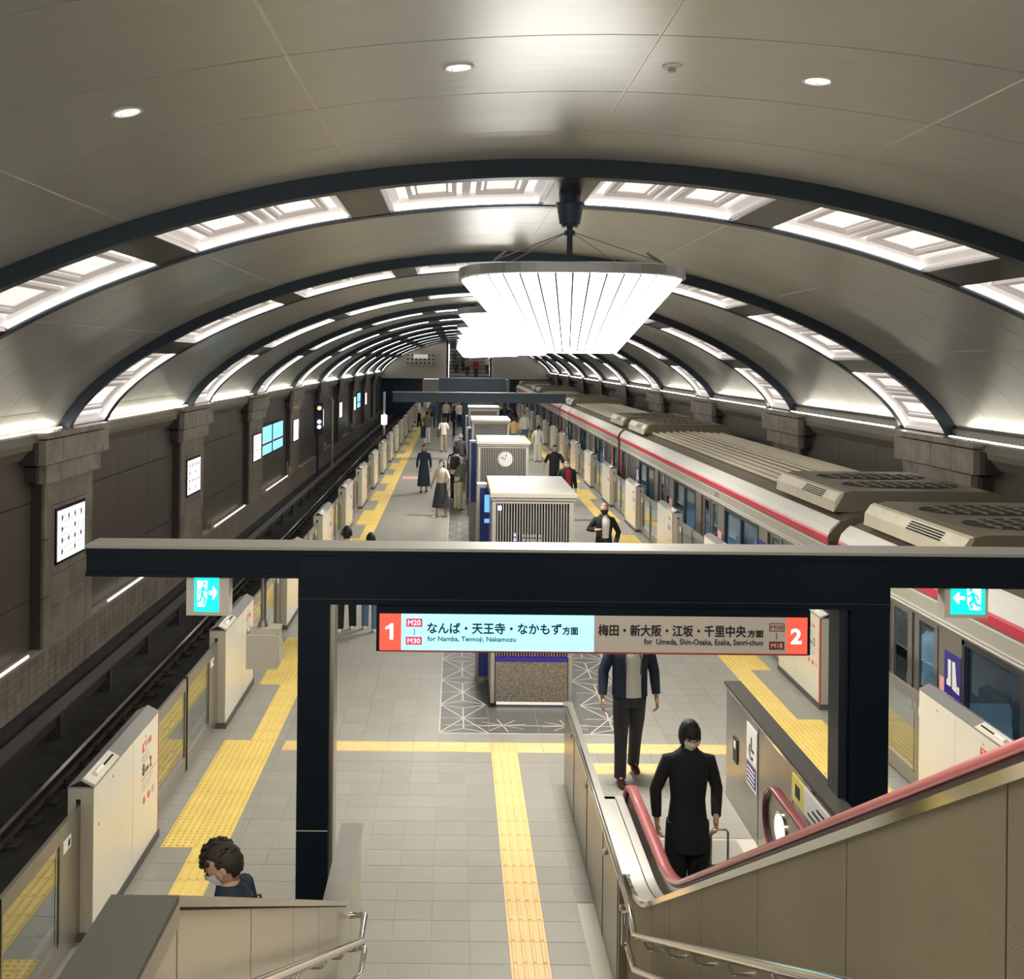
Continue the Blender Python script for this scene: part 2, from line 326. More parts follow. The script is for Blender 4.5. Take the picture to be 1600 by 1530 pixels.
def rows_for(k):
    if k==0: return [(a,b) for a,b in zip([-.4,.95,2.3,3.65,5.0,6.35,7.70,9.06],[.95,2.3,3.65,5.0,6.35,7.70,9.06,10.3])]
    y0=RIBS[k-1]+2.15; return [(y0+1.37*i,y0+1.37*(i+1)) for i in range(5)]
sh=MB()
slab(sh,-SMAX,SMAX,-1.0,103.5,.22,.34,60); sh.build('backing_shell','backing',ceiling)
for k in range(11):
    far=MB()
    for (ya,yb) in rows_for(k):
        for i in range(len(cuts)-1):
            b=MB() if k<4 else far
            slab(b,cuts[i]+.010,cuts[i+1]-.010,ya+.007,yb-.007,0,.03,8)
            if k<4: b.build('ceiling_panel','ceil',ceiling)
    if k>=4: far.build('far_ceiling_panels','ceil',ceiling,kind='stuff')
    ya=rows_for(k)[0][0]; yb=rows_for(k)[-1][1]
    for c in cuts[1:-1]:
        b=MB(); slab(b,c-.0095,c+.0095,ya,yb,.006,.03,1); b.build('joint_strip','joint',ceiling)
# downlights and sprinkler on the nearest vault bay
def flat_disc(b,c,r,n=20,z=0,mi=0):
    b.add([(c[0]+r*math.cos(2*math.pi*i/n),c[1]+r*math.sin(2*math.pi*i/n),c[2]+z) for i in range(n)],[tuple(range(n))],mi)
def ray_hit(px,py):
    """where the sight line meets the vault of the near bay"""
    best=None
    for i in range(1,900):
        s=-SMAX+2*SMAX*i/900; p=arc(s,0); u=px-VX; v=py-VY; v2=v-ROLL*u; u2=u+ROLL*v
        # X = u2*Y/F ; Z = H - v2*Y/F  -> ratio
        Y=(H-p[2])*F/v2
        if Y<=0: continue
        e=abs(u2*Y/F-p[0])
        if best is None or e<best[0]: best=(e,s,Y)
    return best[1],best[2]
for (px,py,lab) in [(196,175,'bright round recessed downlight at the left of the near vault'),(718,105,'round recessed downlight near the crown of the near vault'),(1279,126,'bright round recessed downlight at the right of the near vault')]:
    s,Y=ray_hit(px,py); p=Vector(arc(s,Y)); q=Vector(arc(s,Y,-1)); n=(q-p).normalized(); t=Vector((0,1,0)); e=n.cross(t)
    def ring(r,d,N=24): return [p+n*d+(t*math.cos(2*math.pi*i/N)+e*math.sin(2*math.pi*i/N))*r for i in range(N)]
    root=thing('ceiling_downlight',lab,'ceiling light',tuple(p))
    b=MB(); b.loft([ring(.098,.0),ring(.104,.008),ring(.09,.012),ring(.078,.004),ring(.076,-.004)],cap=False); b.build('bezel','white',root)
    b=MB(); R=ring(.077,.002); b.add(R,[tuple(range(24))]); b.build('lens','lampw',root)
    for i in range(3):
        b=MB(); a=i*2.1; b.tube([p+n*.006+(t*math.cos(a)+e*math.sin(a))*.05,p+n*.012+(t*math.cos(a+1)+e*math.sin(a+1))*.05],.006,5)
        b.build('lamp_wire','joint',root)
    L=lamp('downlight_beam','SPOT',tuple(p+n*.05),55,spot_size=2.2,spot_blend=.6,shadow_soft_size=.08)
    L.rotation_mode='QUATERNION'; L.rotation_quaternion=(n).to_track_quat('-Z','Y')
s,Y=ray_hit(1052,104); p=Vector(arc(s,Y))
b=MB(); b.tube([p+Vector((0,0,.01)),p-Vector((0,0,.012))],[.072,.066],16); 
root=thing('smoke_detector','small flat round white detector on the near vault','detector',tuple(p)); b.build('base_disc','white',root)
b=MB(); b.tube([p-Vector((0,0,.008)),p-Vector((0,0,.035))],[.02,.026],10); b.build('sensor','greyink',root)

# ------------------------------------------------------------------ ribs and lit coffers
div=[-7.05,-4.6,-2.25,0,2.25,4.6,7.05]; dv=[S0+d for d in div]
DW=.225; HR=-.18
opens=[]; e=[-(SMAX-.42)]+dv+[SMAX-.42]
for i in range(len(e)-1):
    a=e[i]+(DW if i>0 else 0); b_=e[i+1]-(DW if i<len(e)-2 else 0); opens.append((a,b_))
def rib_meshes(Y):
    lip=MB(); slab(lip,-SMAX,SMAX,Y,Y+.17,HR,.08,64); 
    back=MB(); slab(back,-SMAX,SMAX,Y+1.98,Y+2.15,HR,.08,64)
    return lip,back
def coffer_parts(a,b_,Y,root):
    y0,y1=Y+.17,Y+1.98
    n=8
    def quadstrip(B,s0,s1,ya,yb,ha,hb,mi=0,n=8):
        vs=[];fs=[]
        for i in range(n+1):
            s=s0+(s1-s0)*i/n; vs+=[arc(s,ya,ha),arc(s,yb,hb)]
        for i in range(n): fs.append((2*i,2*i+1,2*i+3,2*i+2))
        B.add(vs,fs,mi,True)
    fr=MB(); D=-.045   # sloped cove sides and steps
    for (m0,h0,m1,h1) in ((0,HR+.02,.0,HR+.05),(0,HR+.05,.05,HR+.05),(.05,HR+.05,.05,HR+.08),(.05,HR+.08,.13,D-.02),(.13,D-.02,.13,D+.02)):
        quadstrip(fr,a+m0,b_-m0,y0+m0,y0+m1,h0,h1); quadstrip(fr,a+m0,b_-m0,y1-m0,y1-m1,h0,h1)
        for (s0,s1) in ((a+m0,a+m1),(b_-m0,b_-m1)):
            fr.add([arc(s0,y0+m0,h0),arc(s0,y1-m0,h0),arc(s1,y1-m1,h1),arc(s1,y0+m1,h1)],[(0,1,2,3)])
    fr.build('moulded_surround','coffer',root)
    bk=MB(); slab(bk,a+.12,b_-.12,y0+.12,y1-.12,D+.02,D+.05,n); bk.build('diffuser','cofferback',root)
    mid=(a+b_)/2
    for (p,q) in ((a+.24,mid-.11),(mid+.11,b_-.24)):
        f=MB()
        for (m,w_,h0) in ((0,.05,.05),(.09,.025,.02)):
            A,B_,c0,c1=p+m,q-m,y0+.24+m,y1-.24-m
            slab(f,A,B_,c0,c0+w_,D+.02-h0,D+.02,4); slab(f,A,B_,c1-w_,c1,D+.02-h0,D+.02,4)
            slab(f,A,A+w_,c0,c1,D+.02-h0,D+.02,1); slab(f,B_-w_,B_,c0,c1,D+.02-h0,D+.02,1)
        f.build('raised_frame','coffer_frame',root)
    mm=MB(); slab(mm,mid-.045,mid+.045,y0+.13,y1-.13,D-.015,D+.02,1); mm.build('centre_moulding','coffer_frame',root)
    st=MB(); slab(st,a+.05,b_-.05,y1-.06,y1-.02,HR+.03,HR+.06,n); st.build('light_strip','led',root)
SIDE=['lowest at the left','second from the lower left','third from the lower left','just left of the crown','just right of the crown','third from the lower right','second from the lower right','lowest at the right']
for k,Y in enumerate(RIBS):
    lip,back=rib_meshes(Y)
    lip.build('arch_rib','rib',ceiling); back.build('arch_back_rib','rib',ceiling)
    d=MB(); slab(d,-SMAX,opens[0][0],Y+.17,Y+1.98,HR+.01,.06,2); d.build('arch_divider','rib',ceiling)
    d=MB(); slab(d,opens[-1][1],SMAX,Y+.17,Y+1.98,HR+.01,.06,2); d.build('arch_divider','rib',ceiling)
    for q in dv:
        d=MB(); slab(d,q-DW,q+DW,Y+.17,Y+1.98,HR+.01,.06,2); d.build('arch_divider','ribdiv',ceiling)
    for i,(a,b_) in enumerate(opens):
        c=arc((a+b_)/2,Y+1.07,0.)
        if k==0:
            root=thing('coffer_light','white moulded lit coffer of the nearest arch, '+SIDE[i],'ceiling light',c,'lit coffers between the arch ribs')
            coffer_parts(a,b_,Y,root)
            if i==0: COF=[]
            COF.append(root)
        else:
            r=copy_tree(COF[i]); r.location=COF[i].location+Vector((0,9*k,0))
            r['label']='lit coffer of the %s arch counted from the nearest, %s'%(ORD[k],SIDE[i])
# ------------------------------------------------------------------ side walls
XW=.92
def wall(side):
    sg=-1 if side=='left' else 1
    X=lambda d: XW+sg*d
    root=struct('wall_'+side,(X(8.17),10,-1.4))
    Bx('wall_core','backing',X(8.22),X(8.6),-1,104,-1.4,3.3,root)
    # lower track wall and its sill
    Bx('lower_wall','wallstone',X(8.02),X(8.22),-1,104,-1.4,-.62,root)
    Bx('sill','wallstone2',X(7.98),X(8.2),-1,104,-.62,-.57,root)
    br=MB()
    y=8.0
    while y<30:
        for r in range(6):
            br.cbox(X(8.005),X(8.03),y+.01,y+.28,-1.38+r*.128,-1.262+r*.128,.002)
        y+=.29
    br.build('track_wall_tiles','wallstone',root,kind='stuff')
    # cornice with cove light
    cor=MB(); P=[(X(8.3),2.72),(X(8.12),2.72),(X(7.98),2.90),(X(7.94),2.90),(X(7.92),3.0),(X(7.92),3.14),(X(8.0),3.16),(X(8.3),3.16)]
    cor.prism(P if sg>0 else P,'y',-1,104); cor.build('cornice','cornice',root)
    for k in range(11):
        ya=-1 if k==0 else RIBS[k-1]+2.3; Bx('cove_light_strip','cove',X(8.09),X(8.13),ya,RIBS[k]-.15,3.163,3.18,root)
    pc=[19.2+9*k for k in range(-1,9)]
    # panels between pilasters
    far=MB()
    for k,yc in enumerate(pc):
        if k>0:
            ya,yb=yc-9+1.2,yc-1.2
            w_=(yb-ya)/3
            for c in range(3):
                for (z0,z1) in ((-.56,.30),(.30,1.95),(1.95,2.72)):
                    b=MB() if k<6 else far
                    b.box(X(8.17),X(8.22),ya+c*w_+.008,ya+(c+1)*w_-.008,z0+.008,z1-.008)
                    if k<6: b.build('wall_panel','wallpan',root)
        # pilaster
        f=MB(); pil=None
        if k<5:
            pil=bpy.data.objects.new('pilaster',None); pil.empty_display_size=.1; C.objects.link(pil); pil.parent=root
            pil.location=Vector((X(8.05),yc,-.6))-root.location
            Bx('core','pil_side',X(8.0),X(8.22),yc-1.2,yc+1.2,-.57,3.1,pil)
        else: far.box(X(7.96),X(8.22),yc-1.2,yc+1.2,-.57,3.1)
        def block(y0,y1,z0,z1,d,m='wallstone'):
            if pil is None: far.box(X(d),X(d+.05),y0,y1,z0,z1); return
            b=MB(); b.box(X(d),X(8.02),y0+.006,y1-.006,z0+.006,z1-.006); b.build('stone_block',m,pil)
        ys=[yc-1.2,yc-.85,yc,yc+.85,yc+1.2]
        zs=[-.57,.05,.62,1.22,1.85,2.28]
        zs2=[-.57,.3,1.3,2.28]
        for c in range(4):
            Z=zs2 if c in (0,3) else zs
            for r in range(len(Z)-1): block(ys[c],ys[c+1],Z[r],Z[r+1],7.95)
        for c in range(4): block(yc-1.36+c*.68,yc-1.36+(c+1)*.68,2.28,2.60,7.86,'wallstone2')
        for c in range(4): block(yc-1.6+c*.8,yc-1.6+(c+1)*.8,2.62,3.05,7.78,'wallstone2')
        for c in range(5): block(yc-1.65+c*.66,yc-1.65+(c+1)*.66,3.07,3.18,7.74,'wallstone2')
        # dark corner corbels on the near side
        if pil is not None:
            b=MB(); b.box(X(7.98),X(8.2),yc-1.5,yc-1.36,2.32,2.58); b.box(X(7.9),X(8.2),yc-1.75,yc-1.6,2.64,3.02); b.build('corner_corbel','pil_side',pil)
    far.build('far_wall_panels','wallpan',root,kind='stuff')
    return root
wall_left=wall('left'); wall_right=wall('right')
# reflected gleam on the left track wall sill, put in as glowing strips
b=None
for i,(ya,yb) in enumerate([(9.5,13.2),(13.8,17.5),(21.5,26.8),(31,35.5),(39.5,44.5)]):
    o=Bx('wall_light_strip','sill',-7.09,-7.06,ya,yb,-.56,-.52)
    tagged(o,'thin pale reflected gleam on the sill of the left track wall, %s from the camera'%ORD[i],'reflection','sill reflections')

# ------------------------------------------------------------------ floor and platform
floor=struct('floor',(1,6,0))
YS=6.6   # foot of the stairs
b=MB(); b.box(-3.05,5.05,8.6,99,-1.4,-.006); b.box(-3.05,-.79,-1,8.6,-1.4,-.006); b.box(-.79,1.27,YS,8.6,-1.4,-.006); b.box(3.0,5.05,-1,8.6,-1.4,-.006)
b.build('platform_slab','grout',floor)
b=MB(); b.box(-3.05,5.05,36,99,-.006,0.); b.build('far_paving','tile_far',floor)
for x0,x1 in ((-3.05,-2.95),(4.95,5.05)): Bx('platform_edge','edge_stone',x0,x1,-1,99,-.05,.006,floor)
Y0F=7.2
def gapL(y): return ((y-9.75)%4.63)<2.9-.35
def gapR(y): return ((y-15.35)%4.63)<2.7-.3
cols=[(-2.95,-2.66,'t'),(-2.66,-2.36,'L2'),(-2.36,-2.06,'L1'),(-2.06,-1.95,'t')]+[(-1.95+.3*i,-1.65+.3*i,'t') for i in range(20)]+[(4.05,4.35,'R1'),(4.35,4.65,'R2'),(4.65,4.95,'t')]
n_obj=0; stuff=MB(); tact=[]
tile_proto={}
def tile_obj(x0,x1,y0,y1):
    global n_obj
    w_=round(x1-x0,3)
    if w_ not in tile_proto:
        b=MB(); b.cbox(x0+.0015,x1-.0015,y0+.0015,y1-.0015,-.006,0,.002); o=b.build('floor_tile','tile',floor,loc=None)
        # recentre mesh so copies can share it
        c=Vector((x0,y0,0))-floor.location
        for v in o.data.vertices: v.co-=c
        o.location=c; tile_proto[w_]=o
    else:
        o=tile_proto[w_].copy(); C.objects.link(o); o.location=Vector((x0,y0,0))-floor.location
    n_obj+=1
r=0
while True:
    y0=Y0F-1.2+.3*r; y1=y0+.3; r+=1
    if y0>35.9: break
    for (x0,x1,kd) in cols:
        xm=(x0+x1)/2
        if y0<YS and -.8<xm<3.0: continue
        if y0<8.55 and 1.2<xm<3.0: continue
        if 1.5<xm<2.75 and y0<9.85: continue
        if kd=='L1': tact.append((x0,y0,'dot' if gapL(y0+.15) else 'bar')); continue
        if kd=='R1': tact.append((x0,y0,'dot' if gapR(y0+.15) else 'bar')); continue
        if kd=='L2' and gapL(y0+.15): tact.append((x0,y0,'dot')); continue
        if kd=='R2' and gapR(y0+.15): tact.append((x0,y0,'dot')); continue
        if y0>12.55 and -.16<xm<2.26: continue
        if abs(y0-12.0)<.01 and kd=='t' and xm>-2.06 and xm<4.05:
            tact.append((x0,y0,'ah')) if x1-x0>.2 and not (.4<xm<.8) else (tact.append((x0,y0,'adot')) if x1-x0>.2 else None)
            if x1-x0>.2: continue
        if abs(y0-11.4)<.01 and 1.3<xm<2.85: tact.append((x0,y0,'ah')); continue
        if .45<xm<.75 and y0<12.0: tact.append((x0,y0,'av')); continue
        if n_obj<296 and y0>=7.15 and not (xm<-2.0 and y0<0): tile_obj(x0,x1,y0,y1)
        else: stuff.box(x0+.0015,x1-.0015,y0+.0015,y1-.0015,-.006,0)
stuff.build('more_floor_tiles','tile',floor,kind='stuff')
def tactile_mesh(kind):
    b=MB(); b.cbox(.0015,.2985,.0015,.2985,-.006,.002,.002)
    if 'dot' in kind:
        for i in range(5):
            for j in range(5):
                cx,cy=.03+.06*i,.03+.06*j; n=6; vs=[(cx+.015*math.cos(math.pi/3*k),cy+.015*math.sin(math.pi/3*k),.002) for k in range(n)]+[(cx+.009*math.cos(math.pi/3*k),cy+.009*math.sin(math.pi/3*k),.013) for k in range(n)]
                b.add(vs,[(k,(k+1)%n,(k+1)%n+n,k+n) for k in range(n)]+[tuple(range(n,2*n))])
    else:
        for i in range(4):
            c=.0375+.075*i
            if kind=='ah': b.cbox(.012,.288,c-.016,c+.016,.001,.009,.005)
            else: b.cbox(c-.016,c+.016,.012,.288,.001,.009,.005)
    return b
tp={}; more={'yellow':MB(),'amber':MB()}; nt_=0
for y in [36+.3*i for i in range(210)]:
    tact.append((-2.36,y,'bar')); tact.append((4.05,y,'bar'))
    if gapL(y+.15): tact.append((-2.66,y,'bar'))
    if gapR(y+.15): tact.append((4.35,y,'bar'))
tact.sort(key=lambda t:t[1])
for (x0,y0,kd) in tact:
    mname='amber' if kd[0]=='a' else 'yellow'
    if nt_<298 and y0>=7.15:
        if kd not in tp:
            o=tactile_mesh(kd).build('tactile_tile',mname,floor,loc=None)
            for v in o.data.vertices: v.co+=floor.location   # parent offset was removed by build
            o.location=Vector((x0,y0,0))-floor.location; tp[kd]=o
        else:
            o=tp[kd].copy(); C.objects.link(o); o.location=Vector((x0,y0,0))-floor.location
        nt_+=1
    else:
        t=more[mname]
        t.box(x0+.0015,x0+.2985,y0+.0015,y0+.2985,-.006,.003)
        if y0<60:
            for i in range(4):
                c=x0+.0375+.075*i; t.box(c-.014,c+.014,y0+.012,y0+.288,.003,.009)
for k_,m_ in more.items():
    if m_.v: m_.build('more_tactile_tiles',k_,floor,kind='stuff')
# dark slab band with white star inlay round the kiosks
for (x0,x1) in ((-.15,.45),(.45,1.05),(1.05,1.65),(1.65,2.25)):
    y=12.6
    while y<36:
        Bx('slate_slab','slate',x0+.002,x1-.002,y+.002,y+1.028,-.006,.0,floor); y+=1.03
Bx('far_slate_band','slate',-.15,2.25,36,90,-.004,.004,floor)
def inlay_line(b,p,q,w_=.009,z=.0005):
    d=Vector((q[0]-p[0],q[1]-p[1],0)); n=Vector((-d.y,d.x,0)).normalized()*w_
    b.add([(p[0]+n.x,p[1]+n.y,z),(p[0]-n.x,p[1]-n.y,z),(q[0]-n.x,q[1]-n.y,z),(q[0]+n.x,q[1]+n.y,z)],[(0,1,2,3)])
for side,cx in ((0,.14),(1,1.96)):
    for k in range(16):
        cy=13.13+1.03*k; b=MB()
        inlay_line(b,(cx,cy-.37),(cx,cy+.37))
        for sx in (-1,1):
            inlay_line(b,(cx,cy),(cx+sx*.29,cy),.007)
            for sy in (-1,1):
                inlay_line(b,(cx,cy),(cx+sx*.29,cy+sy*.50)); inlay_line(b,(cx,cy+sy*.37),(cx+sx*.29,cy+sy*.51),.009)
        b.build('star_inlay','inlay',floor)
b=MB()
for cx in (.62,1.4):
    for a in range(8): inlay_line(b,(cx,12.88),(cx+.3*math.cos(a*math.pi/4+.2),12.88+.22*math.sin(a*math.pi/4+.2)),.007)
inlay_line(b,(-.1,12.88),(2.2,12.88),.008); inlay_line(b,(-.15,12.6),(2.25,12.6),.012); inlay_line(b,(-.15,12.6),(-.15,36),.008); inlay_line(b,(2.25,12.6),(2.25,36),.008)
b.build('border_inlay','inlay',floor)
# platform notices printed on the floor
for (px,py,Y0) in ((648,746,0),):
    b=MB(); y=F*H/(746-560+1); b.box(-1.95,-1.2,y-.5,y+.4,0,.004); tagged(b.build('floor_notice','trainpink'),'pale pink printed floor notice on the left of the platform','floor sign')
# ------------------------------------------------------------------ track beds
for side in ('left','right'):
    sg=-1 if side=='left' else 1; X=lambda d: 1.0+sg*d
    tb=struct('track_bed_'+side,(X(6),10,-1.4))
    Bx('slab','track',X(4.05),X(8.1),-1,104,-1.5,-1.4,tb)
    if side=='left':
        for r_,nm,lab in ((6.37,'running_rail','far running rail of the empty left track'),(4.94,'running_rail','near running rail of the empty left track')):
            b=MB(); x=X(r_); 
            P=[(x-.07,-1.36),(x+.07,-1.36),(x+.07,-1.345),(x+.012,-1.32),(x+.012,-1.24),(x+.035,-1.225),(x+.035,-1.2),(x-.035,-1.2),(x-.035,-1.225),(x-.012,-1.24),(x-.012,-1.32),(x-.07,-1.345)]
            root=thing(nm,lab,'rail',(x,50,-1.36))
            c=MB(); c.prism(P,'y',-1,104); c.build('rail_profile','rust',root)
            Bx('rail_head','railtop',x-.03,x+.03,-1,104,-1.2,-1.197,root)
        # conductor rail with cover board
        root=thing('conductor_rail','covered conductor rail along the left track wall','rail',(X(7.1),50,-1.4))
        Bx('cover_board','thirdc',X(6.98),X(7.22),-1,104,-1.0,-.96,root); Bx('cover_lip','thirdc',X(7.2),X(7.23),-1,104,-1.12,-1.0,root)
        Bx('contact_rail','rust',X(7.06),X(7.14),-1,104,-1.2,-1.08,root)
        y=9.2; first=None
        while y<60:
            if first is None:
                b=MB(); b.box(X(7.0),X(7.2),y,y+.12,-1.4,-1.0); b.tube([(X(7.45),y+.06,-1.4),(X(7.45),y+.06,-1.2)],[.13,.07],8); first=b.build('support_bracket','sleeper',root)
            else: copy_mesh(first,0,y-9.2)
            y+=2.3
        y=7.5; b=MB()
        while y<70:
            for r_ in (6.37,4.94):
                b.box(X(r_)-.22,X(r_)+.22,y,y+.22,-1.4,-1.355); b.box(X(r_)-.12,X(r_)-.05,y+.05,y+.17,-1.355,-1.32); b.box(X(r_)+.05,X(r_)+.12,y+.05,y+.17,-1.355,-1.32)
            y+=.62
        b.build('rail_fastenings','sleeper',tb,kind='stuff')
# ================================================================== chandeliers
def chandelier(Y,lab):
    x0=1.22; zc=ZC+HR
    root=thing('fluted_chandelier',lab,'chandelier',(x0,Y,zc),'fluted chandeliers hung from the arches')
    b=MB(); b.tube([(x0,Y,zc+.16),(x0,Y,zc-.10)],.12,20); b.tube([(x0,Y,zc-.10),(x0,Y,zc-.12)],.16,20); b.tube([(x0,Y,zc-.12),(x0,Y,zc-.33)],[.145,.11],20); b.tube([(x0,Y,zc-.33),(x0,Y,zc-.36)],.09,16); b.build('ceiling_cup','rib',root)
    zt=5.40; zb=4.57
    b=MB(); b.tube([(x0,Y,zc-.3),(x0,Y,zt)],.033,10); b.build('stem','rib',root)
    b=MB(); b.tube([(x0,Y,zc-.40),(x0,Y,zc-.45)],.06,10); b.build('stem_collar','rib',root)
    def ring(rx,ry,z,n=52,wav=0,ex=2.7):
        out=[]
        for k in range(n):
            a=2*math.pi*k/n; c,s=math.cos(a),math.sin(a)
            r=(abs(c)**ex+abs(s)**ex)**(-1/ex)*(1-(wav if k%2 else 0))
            out.append(Vector((x0+rx*r*c,Y+ry*r*s,z)))
        return out
    b=MB(); b.loft([ring(1.16,1.1,zt+.06),ring(1.20,1.14,zt+.05),ring(1.20,1.14,zt-.05),ring(1.17,1.1,zt-.06)],smooth=False); b.build('rim','chandrim',root)
    # pleats: alternating panels, one object per group of pleats
    n=176; T=ring(1.17,1.1,zt-.055,n,0); B_=ring(.50,.42,zb,n,0)
    T2=ring(1.06,.99,zt-.055,n,0); B2=ring(.44,.36,zb,n,0)
    for q in range(44):
        b=MB()
        pts=[]
        for j in range(5):
            k=(4*q+j)%n
            prof=[0,.6,1,.6,0][j]
            pts.append((T2[k].lerp(T[k],prof),B2[k].lerp(B_[k],prof)))
        vs=[p for ab in pts for p in ab]; b.add(vs,[(2*j,2*j+1,2*j+3,2*j+2) for j in range(4)],0,True)
        b.build('fluted_pane','chand',root)
        b=MB(); k=(4*q+2)%n; d_=(T[k]-Vector((x0,Y,T[k].z))).normalized()*.001; a_,c_=T[k]+d_,B_[k]+d_; sd=Vector((-d_.y,d_.x,0)).normalized()*.009
        b.add([a_-sd+d_*2,a_+sd+d_*2,c_+sd*.6+d_*2,c_-sd*.6+d_*2,a_+sd*0+d_*5,c_+d_*4],[(0,4,5,3),(4,1,2,5)]); b.build('pane_seam','seam',root)
    b=MB(); R=ring(.46,.38,zb+.003); b.add(R,[tuple(range(len(R)))]); b.build('bottom_pane','chand',root)
    b=MB()
    for sx in (-1,1):
        for sy in (-1,1):
            b.tube([(x0+sx*.04,Y+sy*.03,zc-.42),(x0+sx*.86,Y+sy*.8,zt+.08)],.006,4)
    b.build('stay_cable','galv',root)
    b=MB()
    for sx in (-1,1):
        for sy in (-1,1): b.tube([(x0+sx*.72,Y+sy*.67,zt+.19),(x0+sx*.84,Y+sy*.78,zt+.09)],.014,5)
    b.build('turnbuckle','galv',root)
    return root
chs=[]
for k in range(10):
    Y=11.35+9*k
    lab='large fluted white chandelier hanging nearest the camera' if k==0 else 'fluted white chandelier under the %s arch from the camera, behind the nearest one'%ORD[k]
    if k==0: ch0=chandelier(Y,lab)
    else:
        c=copy_tree(ch0); c.location=ch0.location+Vector((0,9*k,0)); c['label']=lab
# ================================================================== gantry frames over the stairs
def exit_sign(parent_y,x0,x1,z0,z1,flip,lab):
    root=thing('exit_sign',lab,'sign',((x0+x1)/2,parent_y,z0))
    Y=parent_y
    Bx('casing','signgrey',x0,x1,Y,Y+.12,z0,z1,root)
    w_=(x1-x0); gx0=x0+w_*.19; gx1=x1-w_*.24
    if flip: gx0,gx1=x0+w_*.14,x1-w_*.08
    gz0=z0+.03;gz1=z1-.005
    Bx('green_face','exitgreen',gx0,gx1,Y-.006,Y,gz0,gz1,root)
    # running figure in a doorway with an arrow
    W=gx1-gx0; Hh=gz1-gz0
    def q(u,v):
        if flip: u=1-u
        return (gx0+u*W,gz0+v*Hh)
    def poly(name,pts,m,d=.010):
        p=[q(*a) for a in pts]
        if flip: p=p[::-1]
        b=MB(); b.prism(p,'y',Y-d,Y-.006); b.build(name,m,root)
    poly('doorway',[(.12,.15),(.44,.15),(.52,.40),(.54,.90),(.12,.90)],'exitwhite',.008)
    def limb(b,pts,w_):
        for (a,c) in zip(pts[:-1],pts[1:]):
            A=Vector(q(*a)); B_=Vector(q(*c)); d=(B_-A).normalized(); n=Vector((-d.y,d.x))*w_*W
            P=[A+n-d*w_*W*.5,A-n-d*w_*W*.5,B_-n+d*w_*W*.5,B_+n+d*w_*W*.5]; b.prism([(p.x,p.y) for p in P],'y',Y-.013,Y-.008)
    b=MB(); limb(b,[(.38,.72),(.33,.50)],.05); limb(b,[(.33,.5),(.45,.38),(.40,.22)],.035); limb(b,[(.33,.5),(.26,.33),(.14,.30)],.035)
    limb(b,[(.38,.70),(.49,.60),(.56,.64)],.024); limb(b,[(.36,.70),(.24,.62),(.2,.50)],.024)
    c=q(.43,.82); b.prism([(c[0]+.055*W*math.cos(i*math.pi/5),c[1]+.055*W*math.sin(i*math.pi/5)) for i in range(10)],'y',Y-.013,Y-.008)
    b.build('running_figure','exitgreen',root)
    poly('arrow',[(.60,.49),(.78,.49),(.74,.36),(.80,.36),(.95,.55),(.80,.74),(.74,.74),(.78,.61),(.60,.61)],'exitwhite')
    return root
GY=8.0
g=thing('stair_gantry','black steel gantry frame spanning the foot of the stairs','frame',(1.0,GY+.15,0))
zt=3.05
L_=at(135,890,GY).x; 
b=MB(); b.box(L_,5.3,GY,GY+.3,zt-.235,zt-.022); 
b.box(L_-.003,5.3,GY-.012,GY,zt-.066,zt-.022); b.box(L_-.003,5.3,GY-.012,GY,zt-.235,zt-.205); b.build('beam','blackp',g)
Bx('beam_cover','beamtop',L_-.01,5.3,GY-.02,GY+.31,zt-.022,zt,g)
pl0,pl1=at(465,1100,GY).x,at(514,1100,GY).x; pr0,pr1=at(1326,1100,GY).x,at(1387,1100,GY).x
Bx('deep_beam','blackp',pl0,pr1,GY-.03,GY+.3,zt-.43,zt-.066,g)
Bx('beam_joint_strip','joint_dark',pl0,pr1,GY-.032,GY-.03,zt-.389,zt-.385,g)
for (a,c) in ((pl0,pl1),(pr0,pr1)):
    Bx('pillar','blackp',a,c-.0,GY-.02,GY+.26,0,zt-.43,g)
    Bx('pillar_side_strip','steel_dark' if a<0 else 'rib',c if a<0 else a-.07,c+.035 if a<0 else a,GY+.02,GY+.24,0,zt-.43,g)
Bx('pillar_band','joint',pl0-.002,pl1+.002,GY-.022,GY-.02,.892,.90,g)
b=MB(); b.box(pr1,5.3,GY-.012,GY,zt-.265,zt-.235); b.box(L_,pl0,GY-.005,GY,zt-.24,zt-.235); b.build('lower_rail','blackp',g)
exit_sign(GY+.02,at(290,940,GY).x,at(357,940,GY).x,at(320,963,GY).z,zt-.235,False,'green running-man exit sign with right arrow under the left of the gantry')
exit_sign(GY+.02,at(1478,940,GY).x,at(1546,940,GY).x,at(1510,967,GY).z,zt-.235,True,'green running-man exit sign with left arrow under the right of the gantry')
# direction sign
SY=GY-.06
a0,a1=at(588,990,SY).x,at(1266,990,SY).x; z0,z1=at(930,1021,SY).z,at(930,955,SY).z
ds=thing('direction_sign','long station direction sign for platforms 1 and 2 under the gantry','sign',((a0+a1)/2,SY+.05,z0))
Bx('casing','blackp',a0,a1,SY,SY+.16,z0,z1+.02,ds)
def sx(px): return at(px,990,SY).x
def sz(py): return at(930,py,SY).z
fz0,fz1=sz(1018.5),sz(962)
def plate(name,p0,p1,m,d=.006,za=None,zb=None): return Bx(name,m,sx(p0),sx(p1),SY-d,SY,fz0 if za is None else sz(za),fz1 if zb is None else sz(zb),ds)
plate('red_panel',593,627,'signred'); plate('blue_panel',627,928,'signblue'); plate('grey_panel',928,1228,'signgrey'); plate('red_panel',1228,1261,'signred')
plate('red_edge',594,1261,'signrededge',.012,1021,1018.5)
def wr(name,txt,p0,p1,q0,q1,m,bold=0): lettering(name,txt,(sx(p0),sx(p1),sz(q0),sz(q1)),('y',SY-.006),m,ds,.003,bold,fat={'japanese_text':.0026,'english_text':.0011}.get(name,0))
